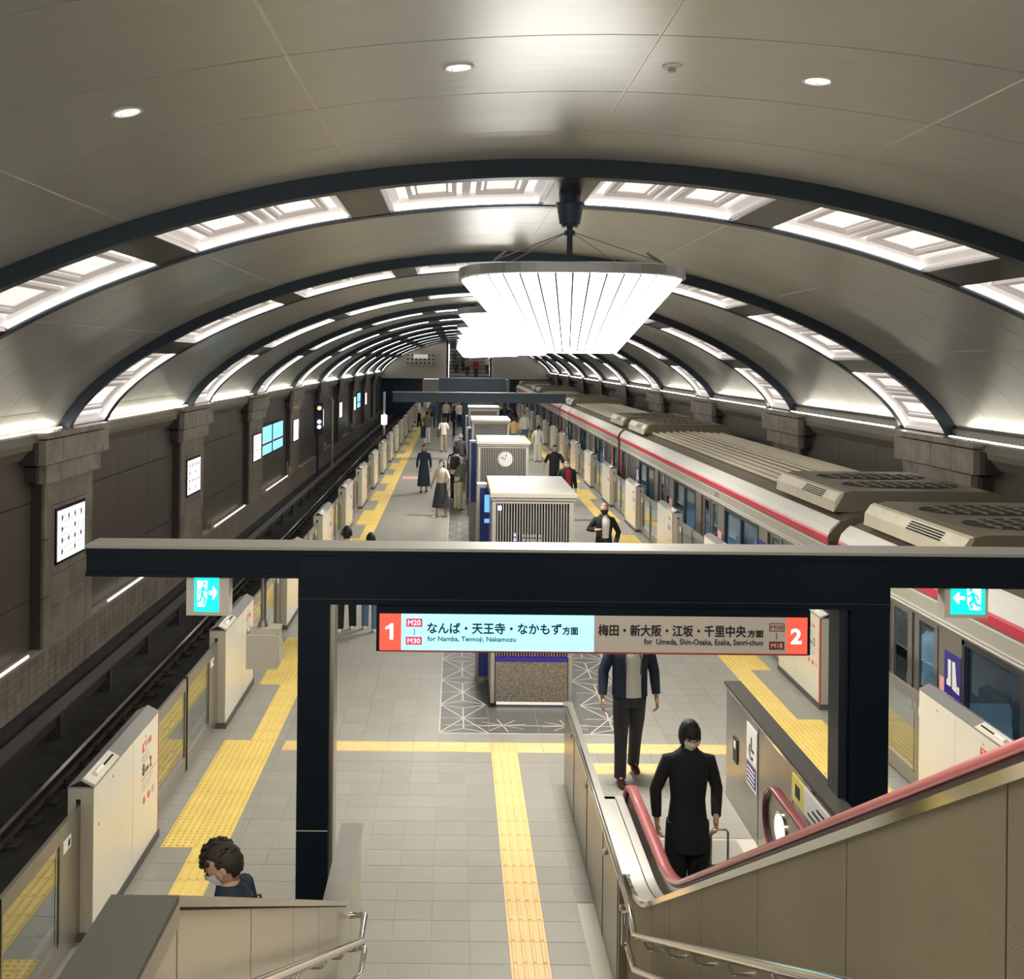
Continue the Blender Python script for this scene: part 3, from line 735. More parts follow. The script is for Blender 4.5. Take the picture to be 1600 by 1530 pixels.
b=MB(); b.prism([(sx(609),sz(1002)),(sx(614.5),sz(1002)),(sx(614.5),sz(977)),(sx(610),sz(977)),(sx(608),sz(980)),(sx(602.5),sz(982.5)),(sx(602.5),sz(986.5)),(sx(609),sz(984.5))],'y',SY-.010,SY-.006); b.build('platform_number','signtextw',ds); wr('platform_number','2',1235,1252,1003,979,'signtextw',.03)
for (p0,p1,q0,q1,t,m,tm) in ((634.5,660,982,969,'M20','magentatag','signtextw'),(634,659.5,1010,997.5,'M30','magentatag','signtextw'),(1201.5,1225,1012,999.5,'M18','darkred','white')):
    plate('station_tag',p0,p1,m,.009,q0,q1); lettering('tag_text',t,(sx(p0+3),sx(p1-3),sz(q0-2.5),sz(q1+2.5)),('y',SY-.009),tm,ds,.002,.0)
for (x_,y_,x2,y2) in ((1201.5,983.5,1225,982.5),(1201.5,972,1225,971),(1201.5,983.5,1202.7,971),(1223.8,983.5,1225,971)): plate('tag_outline',x_,x2,'darkred',.009,y_,y2)
wr('tag_text','M08',1204,1222.5,981,974,'darkred',.0)
for py in (986.5,990,993.5): plate('dot',646.5,648.5,'signblue_ink',.008,py+1,py-1); plate('dot',1212,1214,'ink',.008,py+2,py)
wr('japanese_text','なんば・天王寺・なかもず',668,877,992,975,'signblue_ink',.0)
wr('japanese_text','方面',879,903,992,980,'signblue_ink')
wr('english_text','for Namba, Tennoji, Nakamozu',668,806,1006,996.5,'signblue_ink',.0)
wr('japanese_text','梅田・新大阪・江坂・千里中央',935,1165,993,975.5,'ink',.0)
wr('japanese_text','方面',1168,1192,993,982,'ink')
wr('english_text','for  Umeda, Shin-Osaka, Esaka, Senri-chuo',1006,1192,1007,997,'ink',.0)
# control box hung on its pole
bx=thing('hanging_control_box','beige metal control box hanging on a pole left of the gantry pillar','box',(at(409,1015,GY+.1).x,GY+.1,at(409,1045,GY+.1).z))
p0=at(384,1046,GY+.05); p1=at(433,992,GY+.05)
Bx('box_body','metal_ivory',p0.x,p1.x,GY+.05,GY+.25,p0.z,p1.z,bx,c=.008)
Bx('box_lid','metal_ivory',p0.x+.03,p1.x+.01,GY+.07,GY+.23,p1.z,p1.z+.04,bx)
b=MB(); cx=at(410,950,GY+.1).x; b.tube([(cx,GY+.15,p1.z),(cx,GY+.15,zt-.235)],.022,8); b.build('pole','galv',bx)
b=MB(); b.tube([(cx,GY+.15,p1.z+.02),(cx,GY+.15,p1.z+.09)],[.05,.03],8); b.build('flange','galv',bx)
b=MB(); b.tube([(p1.x+.01,GY+.15,p1.z-.05),(p1.x+.03,GY+.15,p1.z-.1),(p1.x+.03,GY+.15,p0.z+.05)],.008,6); b.build('cable','white',bx)
# further gantries
g2=thing('far_gantry','gantry beam in glare-tinted blue-grey crossing the platform behind the kiosks','frame',(1,47,0))
Bx('beam','glarebeam',-2.8,4.95,47,47.3,2.52,2.95,g2); Bx('beam_cover','beamtop',-2.82,4.97,46.98,47.32,2.95,2.98,g2)
for x in (.45,1.8): Bx('pillar','rib',x-.14,x+.14,47,47.28,0,2.52,g2)
g3=thing('concourse_gantry','low dark header with purple train departure displays before the far stairs','frame',(1,60,0))
Bx('beam','glarebeam',-.95,2.9,60,60.5,2.5,3.35,g3); Bx('beam_cover','beamtop',-.95,2.9,59.98,60.52,3.35,3.38,g3)
for x in (-.9,2.85): Bx('pillar','rib',x-.1,x+.1,60.1,60.4,0,2.5,g3)
for i,(a,c) in enumerate(((-.8,.55),(1.55,2.8))):
    d=thing('departure_display','dark departure display with violet text, %s one under the far header'%('left','right')[i],'display',((a+c)/2,59.8,2.25))
    Bx('casing','blackp',a,c,59.8,60.2,2.2,2.5,d); 
    for j in range(6): Bx('display_text','violet' if j<3 else 'warmw',a+.08+j*.2,a+.2+j*.2,59.79,59.8,2.28,2.4,d)
# ================================================================== kiosks
def kiosk(Y,depth,n_idx,lab,clock=False):
    x0,x1=.49,1.54; z1_=2.70
    r=thing('louvred_kiosk',lab,'kiosk',(1.02,Y,0),'louvred service kiosks down the middle of the platform')
    Bx('roof_plate','kiosktop',x0-.03,x1+.04,Y-.04,Y+depth+.05,z1_+.02,z1_+.08,r,c=.01)
    Bx('roof_fascia','kiosk',x0-.01,x1+.02,Y-.02,Y+depth,z1_-.02,z1_+.02,r)
    Bx('core','kioskin',x0+.03,x1-.03,Y+.12,Y+depth,.07,z1_-.02,r)
    for (a,c) in ((x0,x0+.05),(x1-.05,x1)): Bx('corner_post','kiosk',a,c,Y,Y+.06,.07,z1_-.02,r)
    for x in (x0-.0,x1-.02): Bx('side_panel','kiosk',x,x+.02,Y+.06,Y+depth,.07,z1_-.02,r)
    sl=Bx('louvre_slat','kiosk',x0+.066,x0+.078,Y,Y+.05,.66,z1_-.03,r)
    for k in range(1,27): copy_mesh(sl,k*.0355,0)
    Bx('top_rail','kiosk',x0+.05,x1-.05,Y-.002,Y+.05,z1_-.06,z1_-.03,r)
    Bx('dark_band','navy',x0+.06,x1-.06,Y,Y+.04,.60,.68,r)
    Bx('marble_panel','marble',x0+.06,x1-.06,Y-.005,Y+.05,.09,.60,r)
    Bx('floor_light','cofferback',x0+.08,x1-.08,Y+.10,Y+.14,.02,.065,r)
    Bx('plinth','kioskin',x0+.07,x1-.07,Y+.15,Y+depth-.1,0,.07,r)
    if n_idx==0:
        b=MB()
        for j in range(9):
            for i in range(5): b.box(x0+.40+i*.05,x0+.435+i*.05,Y+.095,Y+.1,1.75+j*.055,1.785+j*.055)
        b.build('lit_grille','greyink',r)
        b=MB()
        for j in range(9): b.box(x0+.28,x0+.31,Y+.09,Y+.1,1.72+j*.06,1.76+j*.06)
        b.build('display_characters','violet',r)
        Bx('display_mark','violet',x0+.07,x0+.12,Y-.01,Y-.003,z1_-.15,z1_-.09,r)
        Bx('inner_shelf','kiosktop',x0+.25,x1-.28,Y+.06,Y+.12,1.32,1.345,r)
    if clock:
        c=thing('wall_clock','round white clock behind the louvres of the second kiosk','clock',(x0+.57,Y+.08,2.3))
        b=MB(); b.tube([(x0+.57,Y+.09,2.40),(x0+.57,Y+.07,2.40)],.15,24); b.build('clock_face','white',c)
        b=MB(); b.tube([(x0+.57,Y+.065,2.40),(x0+.59,Y+.065,2.50)],.008,5); b.tube([(x0+.57,Y+.065,2.40),(x0+.48,Y+.065,2.44)],.01,5); b.build('clock_hands','ink',c)
        b=MB(); b.tube([(x0+.57,Y+.1,2.40),(x0+.57,Y+.08,2.40)],.165,24); b.build('clock_rim','kiosk',c)
    return r
kiosk(13.5,1.9,0,'nearest louvred kiosk with cream roof and marble base')
kiosk(21.9,1.7,1,'second louvred kiosk from the camera, with a clock behind its slats',True)
kiosk(29.8,1.8,2,'third louvred kiosk from the camera')
kiosk(37.2,1.6,3,'fourth and farthest louvred kiosk, dark fronted')
def totem(Y,x0,x1,z1_,lab,scr=True,zlo=.05):
    t=thing('display_totem',lab,'display',((x0+x1)/2,Y,0))
    Bx('frame','kiosk',x0-.04,x1+.03,Y+.02,Y+.25,0,z1_,t); Bx('screen','bluescreen',x0,x1,Y,Y+.02,zlo,z1_-.05,t)
    if scr:
        for (m,a,c) in (('blue',.82,.95),('blue',.74,.77),('magenta',.50,.56),('cyan',.30,.50),('cyan',.18,.24)): Bx('screen_graphic',m,x0+(x1-x0)*.45,x1-.01,Y-.004,Y,z1_*(.30+.68*a)-.0,z1_*(.30+.68*c),t)
totem(14.7,.36,.50,2.74,'dark blue display totem at the left side of the nearest kiosk')
totem(25.5,.40,.62,2.5,'dark panel totem between the second and third kiosks',False,1.0)
totem(33.5,.42,.62,2.3,'slim dark totem behind the third kiosk',False)
totem(40.5,.45,.62,2.3,'tall slim blue totem beside the farthest kiosk',False)
# ================================================================== wall light boxes, screens, signal
def lightbox(X,Y0,Y1,z0,z1,lab,m='poster',dots=True):
    r=thing('wall_lightbox',lab,'light box',(X,(Y0+Y1)/2,z0),'white light boxes on the wall pilasters' if m=='poster' else None)
    if m!='poster' and 'group' in r: del r['group']
    Bx('frame','blackp',X-.06,X+.02,Y0,Y1,z0,z1,r); Bx('lit_face',m,X+.02,X+.03,Y0+.05,Y1-.05,z0+.05,z1-.05,r)
    if dots:
        b=MB(); W=(Y1-Y0-.2); Hh=z1-z0-.2
        for i in range(4):
            for j in range(4):
                cy=Y0+.1+W*(i+.5)/4; cz=z0+.1+Hh*(j+.5)/4
                b.add([(X+.032,cy-.05,cz),(X+.032,cy,cz-.07),(X+.032,cy+.05,cz),(X+.032,cy,cz+.07)],[(0,1,2,3)]) if (i+j)%1==0 and i%2==0 or j%2 else None
        b.build('printed_motif','posterdot',r)
        b=MB()
        for i in range(9): b.box(X+.03,X+.032,Y0+.05+(Y1-Y0-.1)*i/8-.004,Y0+.05+(Y1-Y0-.1)*i/8+.004,z0+.05,z1-.05)
        for j in range(9): b.box(X+.03,X+.032,Y0+.05,Y1-.05,z0+.05+(z1-z0-.1)*j/8-.004,z0+.05+(z1-z0-.1)*j/8+.004)
        b.build('lattice_lines','greyink',r)
    if m!='poster': Bx('red_banner','trainred',X+.03,X+.034,Y0+.05,Y1-.05,z0+.35*(z1-z0),z0+.42*(z1-z0),r)
xl=XW-7.94
for k in range(8):
    yc=19.2+9*k
    lightbox(xl,yc-.72,yc+.72,.78,1.78,'white patterned light box on the %s pilaster of the left wall'%(['nearest']+ORD[1:])[k],'poster',k<3)
lightbox(xl-.15,38.6,41.0,.75,1.9,'pale blue advertising screen on the left wall, nearer of the pair','screen',False)
lightbox(xl-.15,41.2,43.6,.75,1.9,'pale blue advertising screen on the left wall, farther of the pair','screen',False)
lightbox(xl-.15,76.5,79,.75,1.9,'distant pale blue screen on the left wall','screen',False)
s=thing('track_signal','dark railway signal with amber and white lamps on the left wall','signal',(-6.6,50.5,-1.2))
b=MB(); b.tube([(-6.6,50.5,-1.2),(-6.6,50.5,3.0)],.06,8); b.build('mast','signal_body',s)
Bx('signal_head','signal_body',-6.75,-6.35,50.3,50.55,.8,2.3,s)
for z,m in ((2.05,'amberl'),(1.4,'warmw'),(1.15,'warmw')):
    b=MB(); b.tube([(-6.5,50.3,z),(-6.5,50.2,z)],.09,12); b.build('signal_lamp',m,s)
b=MB(); b.tube([(-6.4,50.5,2.6),(-6.0,50.5,2.6),(-5.9,50.5,2.4),(-5.9,50.5,-.9)],.05,6); b.build('bent_conduit','galv',s)
for i,(x,Y,z) in enumerate(((-6.9,29.3,-.35),(-6.95,44,-.45),(-6.95,56,-.4),(-6.95,70,-.3))):
    t=thing('wall_marker','small yellowish marker plate low on the left track wall, %s from the camera'%ORD[i],'marker',(x,Y,z))
    Bx('plate','dimplate',x-.02,x+.12,Y,Y+.04,z,z+.4,t); Bx('plate_print','greyink',x+.02,x+.08,Y-.004,Y,z+.15,z+.3,t); Bx('plate_bracket','galv',x-.1,x-.03,Y,Y+.06,z,z+.55,t)
# white post at the platform edge
s=thing('edge_post','slim white post at the far left platform edge','post',(-5.2,77,-1.2))
b=MB(); b.tube([(-5.2,77,-1.2),(-5.2,77,2.0)],.09,8); b.build('post','white',s); b=MB(); b.tube([(-5.2,77,-.4),(-5.2,77,.3)],.22,10); b.build('marker_lamp','warmw',s)
# ================================================================== far end of the station
ew=struct('wall_far',(1,100,3))
Bx('left_panel_wall','endwall',-8,-.7,102.5,103.1,2.5,6.2,ew); Bx('right_panel_wall','endwall',3.3,10,102.5,103.1,2.5,6.2,ew)
for x in (-6.2,-4.4,-2.6,4.8,6.4,8): Bx('wall_joint','greyink',x-.02,x+.02,102.48,102.5,2.5,7,ew)
for z in (3.6,4.9): Bx('wall_joint','greyink',-8,-.7,102.48,102.5,z-.02,z+.02,ew)
Bx('tunnel_mouth','tunnel',-7.5,-3.1,103,103.3,-1.4,2.5,ew); Bx('tunnel_mouth','tunnel',5.1,9.3,103,103.3,-1.4,2.5,ew)
Bx('stairwell_wall','endwall',-3.1,-.75,99,99.4,0,2.5,ew); Bx('stairwell_wall','endwall',3.4,5.1,99,99.4,0,2.5,ew)
Bx('stairwell_back','tunnel',-.7,3.3,112,112.3,3,8,ew); Bx('stairwell_left','endwall',-.9,-.7,102.5,112,0,8,ew); Bx('stairwell_right','endwall',3.3,3.5,102.5,112,0,8,ew)
st=thing('far_staircase','wide staircase climbing through the opening in the far wall','stairs',(1.3,92,0))
for k in range(32): Bx('stair_step','greyink' if k%2 else 'slate',-.6,3.2,92+.42*k,92.42+.42*k,0,.17*(k+1),st)
for x,l in ((-.65,'left'),(3.25,'right')):
    o=Bx('lit_corner_post','cofferback',x-.08,x+.08,102.2,102.4,2.6,5.9); tagged(o,'tall pale lit post at the %s of the far stair opening'%l,'light')
b=thing('fretwork_panel','dotted decorative fretwork panel high on the far wall','panel',(-3.4,102.3,3.9))
Bx('panel_sheet','greyink',-4.8,-2.0,102.35,102.45,3.85,4.95,b)
d0=None
for i in range(7):
    for j in range(3):
        m=MB(); x,z=-4.65+.41*i,4.0+.38*j; m.add([(x-.12,102.34,z),(x,102.34,z-.12),(x+.12,102.34,z),(x,102.34,z+.12)],[(0,1,2,3)]); m.build('fretwork_diamond','tunnel',b)
Bx('lit_inset','coffer',-4.1,-2.7,102.30,102.34,4.45,4.85,b)
# ================================================================== platform screen gates
def gate(side,Y0,idx,doors_before=True):
    """cabinet from Y0 to Y0+1.8; side -1 = left platform edge, +1 = right"""
    Xf=-2.74 if side<0 else 4.76       # platform-side face
    def X(d): return Xf+side*d          # d = distance away from the platform
    Ln=1.75; Y1=Y0+Ln
    nm=('nearest','second','third','fourth','fifth','sixth','seventh','eighth','ninth','tenth','eleventh','twelfth','thirteenth','fourteenth')[idx]
    r=thing('platform_gate','%s cream platform gate cabinet on the %s platform edge'%(nm,'left' if side<0 else 'right'),'platform gate',(X(.1),Y0+Ln/2,0),'platform gates along the %s edge'%('left' if side<0 else 'right'))
    Bx('plinth','gatebase',X(.0)-side*.012,X(.2),Y0-.02,Y1+.02,0,.07,r)
    Bx('body','gate',X(0),X(.2),Y0,Y1,.07,1.17,r)
    Bx('end_plate','gateend',X(.005),X(.195),Y0-.006,Y0,.07,1.17,r)
    b=MB(); b.prism([(X(0),1.17),(X(.2),1.17),(X(.2),1.185),(X(.10),1.235),(X(0),1.185)],'y',Y0-.006,Y1); b.build('ridge_cap','gatecap',r)
    b=MB(); b.prism([(X(.01),1.186),(X(.195),1.186),(X(.10),1.233)],'y',Y0-.008,Y0-.006); b.build('cap_end','slot',r)
    b=MB(); b.add([(X(.001),Y0+.03,1.1875),(X(.098),Y0+.03,1.2355),(X(.098),Y0+.62,1.2355),(X(.001),Y0+.62,1.1875)],[(0,1,2,3)]); b.build('cap_cover_plate','gate',r)
    b=MB(); b.tube([(X(.05),Y0+.16,1.215),(X(.05),Y0+.32,1.215)],.025,8); b.build('cap_latch','white',r)
    b=MB(); b.box(X(.04),X(.055),Y0+.36,Y0+.58,1.21,1.218); b.build('cap_slot','slot',r)
    Bx('door_slot','slot',X(.10),X(.135),Y0-.008,Y0-.006,.09,1.09,r)
    Bx('panel_joint','greyink',X(0)-side*.001,X(0)+side*.01,Y0+.98,Y0+.984,.09,1.16,r)
    for (dy,z) in ((.45,1.09),(.12,.85),(1.35,1.09)):
        b=MB(); b.tube([(X(0),Y0+dy,z),(X(0)-side*.004,Y0+dy,z)],.011,8); b.build('key_lock','greyink',r)
    fc=('+x',X(0)) if side<0 else ('-x',X(0))
    if side<0:
        Bx('red_edge','redline',X(0)-side*.003,X(.01),Y1-.012,Y1,.07,1.17,r); ta=Y1-.50
    else:
        Bx('red_edge','red',X(0)-side*.004,X(.01),Y0,Y0+.05,.07,1.17,r); ta=Y0+.10
    if idx<5:
        if side<0: q=lambda a,c:(ta+a,ta+c)
        else: q=lambda a,c:(ta+.4-c,ta+.4-a)
        def pl(n,a,c,z0,z1,m):
            y0,y1=q(a,c); return Bx(n,m,X(0)-side*.0025,X(0)+side*.005,y0,y1,z0,z1,r)
        pl('number_tag',.0,.11,.97,1.05,'redline'); pl('red_rule',-.03,.42,.73,.736,'redline')
        lettering('tag_digit','2' if side>0 else '1',(q(.03,.08)[0],q(.03,.08)[1],.985,1.035),fc if side<0 else ('-x',X(.0)-.002),'white',r,.004)
        lettering('route_text','方面',(q(.14,.27)[0],q(.14,.27)[1],.99,1.05),fc,'redline',r)
        lettering('car_number','8',(q(0,.07)[0],q(0,.07)[1],.76,.86),fc,'ink',r,.002,.03); lettering('car_text','号車',(q(.08,.19)[0],q(.08,.19)[1],.76,.81),fc,'ink',r); lettering('door_number','2',(q(.22,.28)[0],q(.22,.28)[1],.76,.86),fc,'ink',r,.002,.02)
        b=MB()
        for k in range(4):
            y0,y1=q(0,.22-.03*(k%2)); b.box(X(0)-side*.002,X(.003),y0,y1,.93-k*.022,.938-k*.022)
        for k in range(3):
            y0,y1=q(0,.34-.05*k); b.box(X(0)-side*.002,X(.003),y0,y1,.69-k*.03,.70-k*.03)
        b.build('small_print_lines','greyink',r)
        for a in (.03,.17,.3):
            y0,y1=q(a,a+.06); b=MB(); b.tube([(X(0)-side*.002,(y0+y1)/2,.53),(X(.003),(y0+y1)/2,.53)],.035,10); b.build('pictogram','redline' if a<.2 else 'greyink',r)
    # two sliding leaves toward the camera from this cabinet, meeting half way
    gap=4.63-Ln; ya=Y0-gap; ym=(ya+Y0)/2
    for (d0,d1,fl) in ((ya,ym-.01,0),(ym+.01,Y0,1)):
        lf=bpy.data.objects.new('door_leaf',None); lf.empty_display_size=.1; C.objects.link(lf); lf.parent=r; lf.location=Vector((X(.11),(d0+d1)/2,.05))-r.location
        xa,xb=X(.10),X(.13)
        fr=MB(); fr.box(xa,xb,d0,d1,.05,.22); fr.box(xa,xb,d0,d1,.93,1.05); 
        if fl: fr.box(xa,xb,d0,d0+.05,.22,.93); fr.box(xa,xb,d1-.42,d1,.22,.93)
        else: fr.box(xa,xb,d0,d0+.30,.22,.93); fr.box(xa,xb,d1-.05,d1,.22,.93)
        fr.build('leaf_frame','doorleaf',lf)
        g0,g1=(d0+.05,d1-.42) if fl else (d0+.30,d1-.05)
        Bx('leaf_glass','glass',X(.11),X(.118),g0,g1,.22,.93,lf)
        Bx('edge_seal','slot',xa-side*.004,xb,(d0 if fl else d1-.018),(d0+.018 if fl else d1),.05,1.05,lf)
        Bx('finger_guard','slot',xa-side*.003,xa,(d1-.46 if fl else d0+.33),(d1-.45 if fl else d0+.34),.2,.85,lf)
        s0=(d1-.36) if fl else (d0+.08)
        Bx('leaf_sticker','white',xa-side*.004,xa,s0,s0+.15,.83,.92,lf); Bx('sticker_print','ink',xa-side*.005,xa-side*.004,s0+.09,s0+.13,.85,.9,lf)
    return r
# nearest ones are built in detail, later ones copied
def far_gates(side,start,n,proto_from):
    base=gate(side,start+4.63*proto_from,proto_from)
    for k in range(proto_from+1,n):
        c=copy_tree(base); c.location=base.location+Vector((0,4.63*(k-proto_from),0))
        c['label']='%s cream platform gate cabinet from the camera on the %s platform edge'%(ORD[k] ,'left' if side<0 else 'right')
for side,st_ in ((-1,8.05),(1,8.95)):
    for k in range(3): gate(side,st_+4.63*k,k)
    far_gates(side,st_,16,3)
# ================================================================== train
def car(Ya,Yb,num,lab):
    XL=5.13; XR=7.97; cx=(XL+XR)/2
    r=thing('train_car',lab,'train car',(cx,(Ya+Yb)/2,-.9),'cars of the standing train')
    L=Yb-Ya; yc=(Ya+Yb)/2
    doors=[yc+d for d in (-6.94,-2.31,2.31,6.94)]; dw=.66
    Zs,Ze=.62,1.72          # glazing band
    wins=[]                 # windows between doors
    for a,c in ((doors[0]+dw,doors[1]-dw),(doors[1]+dw,doors[2]-dw),(doors[2]+dw,doors[3]-dw)):
        wins.append((a+.55,c-.55))
    wins=[(Ya+.30,doors[0]-dw-.42)]+wins+[(doors[3]+dw+.42,Yb-.30)]
    wins=[w for w in wins if w[1]-w[0]>.3]
    dr=[(d-dw,d+dw) for d in doors]
    # shell
    b=MB(); b.box(XL,XL+.06,Ya,Yb,-.9,Zs); b.box(XL,XL+.06,Ya,Yb,Ze,2.0)
    cuts_=sorted(wins+dr); y=Ya
    for (a,c) in cuts_:
        b.box(XL,XL+.06,y,a,Zs,Ze); y=c
    b.box(XL,XL+.06,y,Yb,Zs,Ze)
    b.build('side_wall','trainbody',r)
    Bx('far_side_wall','trainbody',XR-.06,XR,Ya,Yb,-.9,2.0,r)
    for e,(y0,y1) in enumerate(((Ya-.0,Ya+.05),(Yb-.05,Yb))): Bx('end_wall','trainbody',XL,XR,y0,y1,-.9,2.05,r)
    # roof section
    pts=[(XL,1.98),(XL-.01,2.0),(XL-.01,2.13),(XL+.02,2.2),(XL+.12,2.30),(XL+.32,2.38),(XL+.8,2.46),(cx,2.50),(XR-.8,2.46),(XR-.32,2.38),(XR-.12,2.30),(XR-.02,2.2),(XR,2.0),(XR,1.98)]
    b=MB(); b.prism(pts[::-1],'y',Ya,Yb); b.build('roof','trainroof',r)
    b=MB(); b.prism([(XL-.012,2.0),(XL-.025,2.02),(XL-.025,2.10),(XL-.012,2.13)][::-1],'y',Ya,Yb); b.build('red_band','trainred',r)
    b=MB(); b.prism([(XL-.015,2.13),(XL+.015,2.215),(XL+.10,2.30),(XL+.14,2.33),(XL+.14,2.30),(XL+.05,2.2)],'y',Ya,Yb); b.build('white_eave','trainwhite',r)
    for z in (1.76,1.80,1.965): Bx('side_bead','trainwhite',XL-.018,XL,Ya,Yb,z,z+.016,r)
    Bx('fascia','gateend',XL-.006,XL,Ya,Yb,1.82,1.96,r)
    rib0=None
    for k in range(11):
        x=XL+.42+.19*k; z=2.44+.05*(1-abs(x-cx)/1.2)
        Bx('roof_rib','trainrib',x,x+.035,Ya+3.0,Yb-3.0,z-.02,z+.035,r)
    # doors
    for i,d in enumerate(doors):
        df=bpy.data.objects.new('passenger_door',None); df.empty_display_size=.1; C.objects.link(df); df.parent=r; df.location=Vector((XL,d,0))-r.location
        b=MB()
        for (a,c) in ((d-dw,d-.006),(d+.006,d+dw)):
            b.box(XL+.03,XL+.06,a,c,0,.66); b.box(XL+.03,XL+.06,a,c,1.66,Ze+.02); b.box(XL+.03,XL+.06,a,a+.14,.66,1.66); b.box(XL+.03,XL+.06,c-.14,c,.66,1.66)
        b.build('door_panel','trainbody',df)
        b=MB()
        for (a,c) in ((d-dw,d-.006),(d+.006,d+dw)): b.box(XL+.04,XL+.045,a+.14,c-.14,.66,1.66)
        b.build('door_glass','tglass',df)
        Bx('door_seal','traindark',XL+.02,XL+.03,d-.012,d+.012,0,Ze,df)
        Bx('door_frame','traindark',XL-.004,XL+.03,d-dw-.02,d-dw,0,Ze,df); Bx('door_frame','traindark',XL-.004,XL+.03,d+dw,d+dw+.02,0,Ze,df)
        Bx('door_notice','trainpink',XL-.006,XL,d-dw-.34,d-dw-.06,.98,1.22,df)
    for (a,c) in wins:
        wf=bpy.data.objects.new('side_window',None); wf.empty_display_size=.1; C.objects.link(wf); wf.parent=r; wf.location=Vector((XL,(a+c)/2,Zs))-r.location
        b=MB(); t=.045; b.box(XL-.008,XL+.05,a-.01,c+.01,Zs-.01,Zs+t); b.box(XL-.008,XL+.05,a-.01,c+.01,Ze-t,Ze+.01); b.box(XL-.008,XL+.05,a-.01,a+t,Zs,Ze); b.box(XL-.008,XL+.05,c-t,c+.01,Zs,Ze)
        if c-a>1.2: b.box(XL+.0,XL+.05,(a+c)/2-.03,(a+c)/2+.03,Zs,Ze)
        b.build('window_gasket','traindark',wf); Bx('pane','tglass',XL+.03,XL+.035,a+t,c-t,Zs+t,Ze-t,wf)
    # interior
    Bx('interior_floor','greyink',XL+.06,XR-.06,Ya+.05,Yb-.05,-.02,0,r)
    Bx('interior_far_lining','inner',XR-.12,XR-.06,Ya+.05,Yb-.05,0,1.95,r); Bx('interior_ceiling','inner',XL+.06,XR-.06,Ya+.05,Yb-.05,1.93,1.97,r)
    for x in (XL+.6,XR-.8): Bx('ceiling_lamp_row','innerlight',x,x+.12,Ya+.5,Yb-.5,1.90,1.93,r)
    for (a,c) in wins:
        Bx('bench_seat','seat',XR-.62,XR-.12,a,c,.38,.48,r); Bx('bench_back','seat',XR-.2,XR-.12,a,c,.48,.9,r); Bx('far_window_dark','traindark',XR-.13,XR-.125,a,c,.95,1.6,r)
    b=MB()
    for (a,c) in wins: b.tube([(XL+.5,a+.2,0),(XL+.5,a+.2,1.93)],.018,6)
    b.build('grab_pole','steel',r)
    Bx('underframe','traindark',XL+.15,XR-.15,Ya+.3,Yb-.3,-1.15,-.9,r)
    # logo plates and number
    for wi,yy in enumerate((doors[0]+dw+.15,doors[3]-dw-.53)):
        lg=bpy.data.objects.new('logo_plate',None); lg.empty_display_size=.1; C.objects.link(lg); lg.parent=r; lg.location=Vector((XL,yy,1))-r.location
        Bx('plate','navy',XL-.008,XL,yy,yy+.36,.98,1.52,lg)
        xx=XL-.011
        b=MB()
        # mirrored along y because the plate is read from the platform
        def P(pts): b.prism([(yy+.36-u*.36,.98+v*.54) for u,v in pts][::-1],'x',xx,XL-.008)
        P([(.24,.86),(.42,.86),(.42,.36),(.16,.36),(.16,.46),(.24,.50)]); P([(.50,.86),(.66,.86),(.80,.30),(.50,.34)]); P([(.74,.30),(.92,.30),(.92,.44),(.78,.44)])
        b.build('plate_mark','white',lg)
        lettering('plate_text','Osaka Metro',(yy+.04,yy+.33,1.03,1.085),('-x',XL-.008),'white',lg,.003)
    if num: lettering('car_number',num,(yc-3.1,yc-2.75,1.84,1.93),('-x',XL-.006),'ink',r,.002,.02)
    for y0 in (Ya+.35,Yb-1.0):
        if y0>Yb-2: Bx('red_end_panel','trainred',XL-.004,XL,Yb-.28,Yb-.02,.3,1.74,r)
        else: Bx('red_end_panel','trainred',XL-.004,XL,Ya+1.0,Ya+1.3,.2,1.95,r)
    # air conditioning units at both ends
    for y0 in (Ya+.35,Yb-2.95):
        ac=bpy.data.objects.new('air_conditioner',None); ac.empty_display_size=.1; C.objects.link(ac); ac.parent=r; ac.location=Vector((cx,y0+1.3,2.45))-r.location
        xa,xb=XL+.20,XR-.20
        b=MB(); b.prism([(xa,2.40),(xa+.02,2.54),(xa+.10,2.66),(xa+.25,2.70),(xb-.25,2.70),(xb-.10,2.66),(xb-.02,2.54),(xb,2.40)][::-1],'y',y0,y0+2.6); b.build('casing','actop',ac)
        b=MB(); b.prism([(xa-.02,2.40),(xa-.005,2.55),(xa+.07,2.66),(xa+.12,2.68),(xa+.12,2.64),(xa+.04,2.50)],'y',y0-.01,y0+2.61); b.build('side_fairing','acbox',ac)
        b=MB()
        for j in range(4):
            b.add([(xa-.012+.022*j-.01,y0+.5,2.555+.025*j),(xa-.012+.022*j-.01,y0+1.35,2.555+.025*j),(xa+.0+.022*j-.01,y0+1.35,2.570+.025*j),(xa+.0+.022*j-.01,y0+.5,2.570+.025*j)],[(0,1,2,3)])
        b.build('side_louvre','slot',ac)
        for c_ in (y0+.75,y0+1.85):
            b=MB(); b.add([(cx+.85*math.cos(2*math.pi*k/24),c_+.46*math.sin(2*math.pi*k/24),2.703) for k in range(24)],[tuple(range(24))]); b.build('fan_recess','slot',ac)
            g_=MB()
            for k in range(7): x=cx-.6+.2*k; g_.box(x-.012,x+.012,c_-.36,c_+.36,2.705,2.72)
            for k in range(3): yy=c_-.2+.2*k; g_.box(cx-.75,cx+.75,yy-.008,yy+.008,2.71,2.718)
            g_.build('fan_grille','actop',ac)
    return r
carlen=18.3
car(-4.3,13.95,'','nearest train car, cut off by the right edge behind the gantry')
c2=car(14.35,32.5,'2117','second train car from the camera, with number 2117 on its fascia')
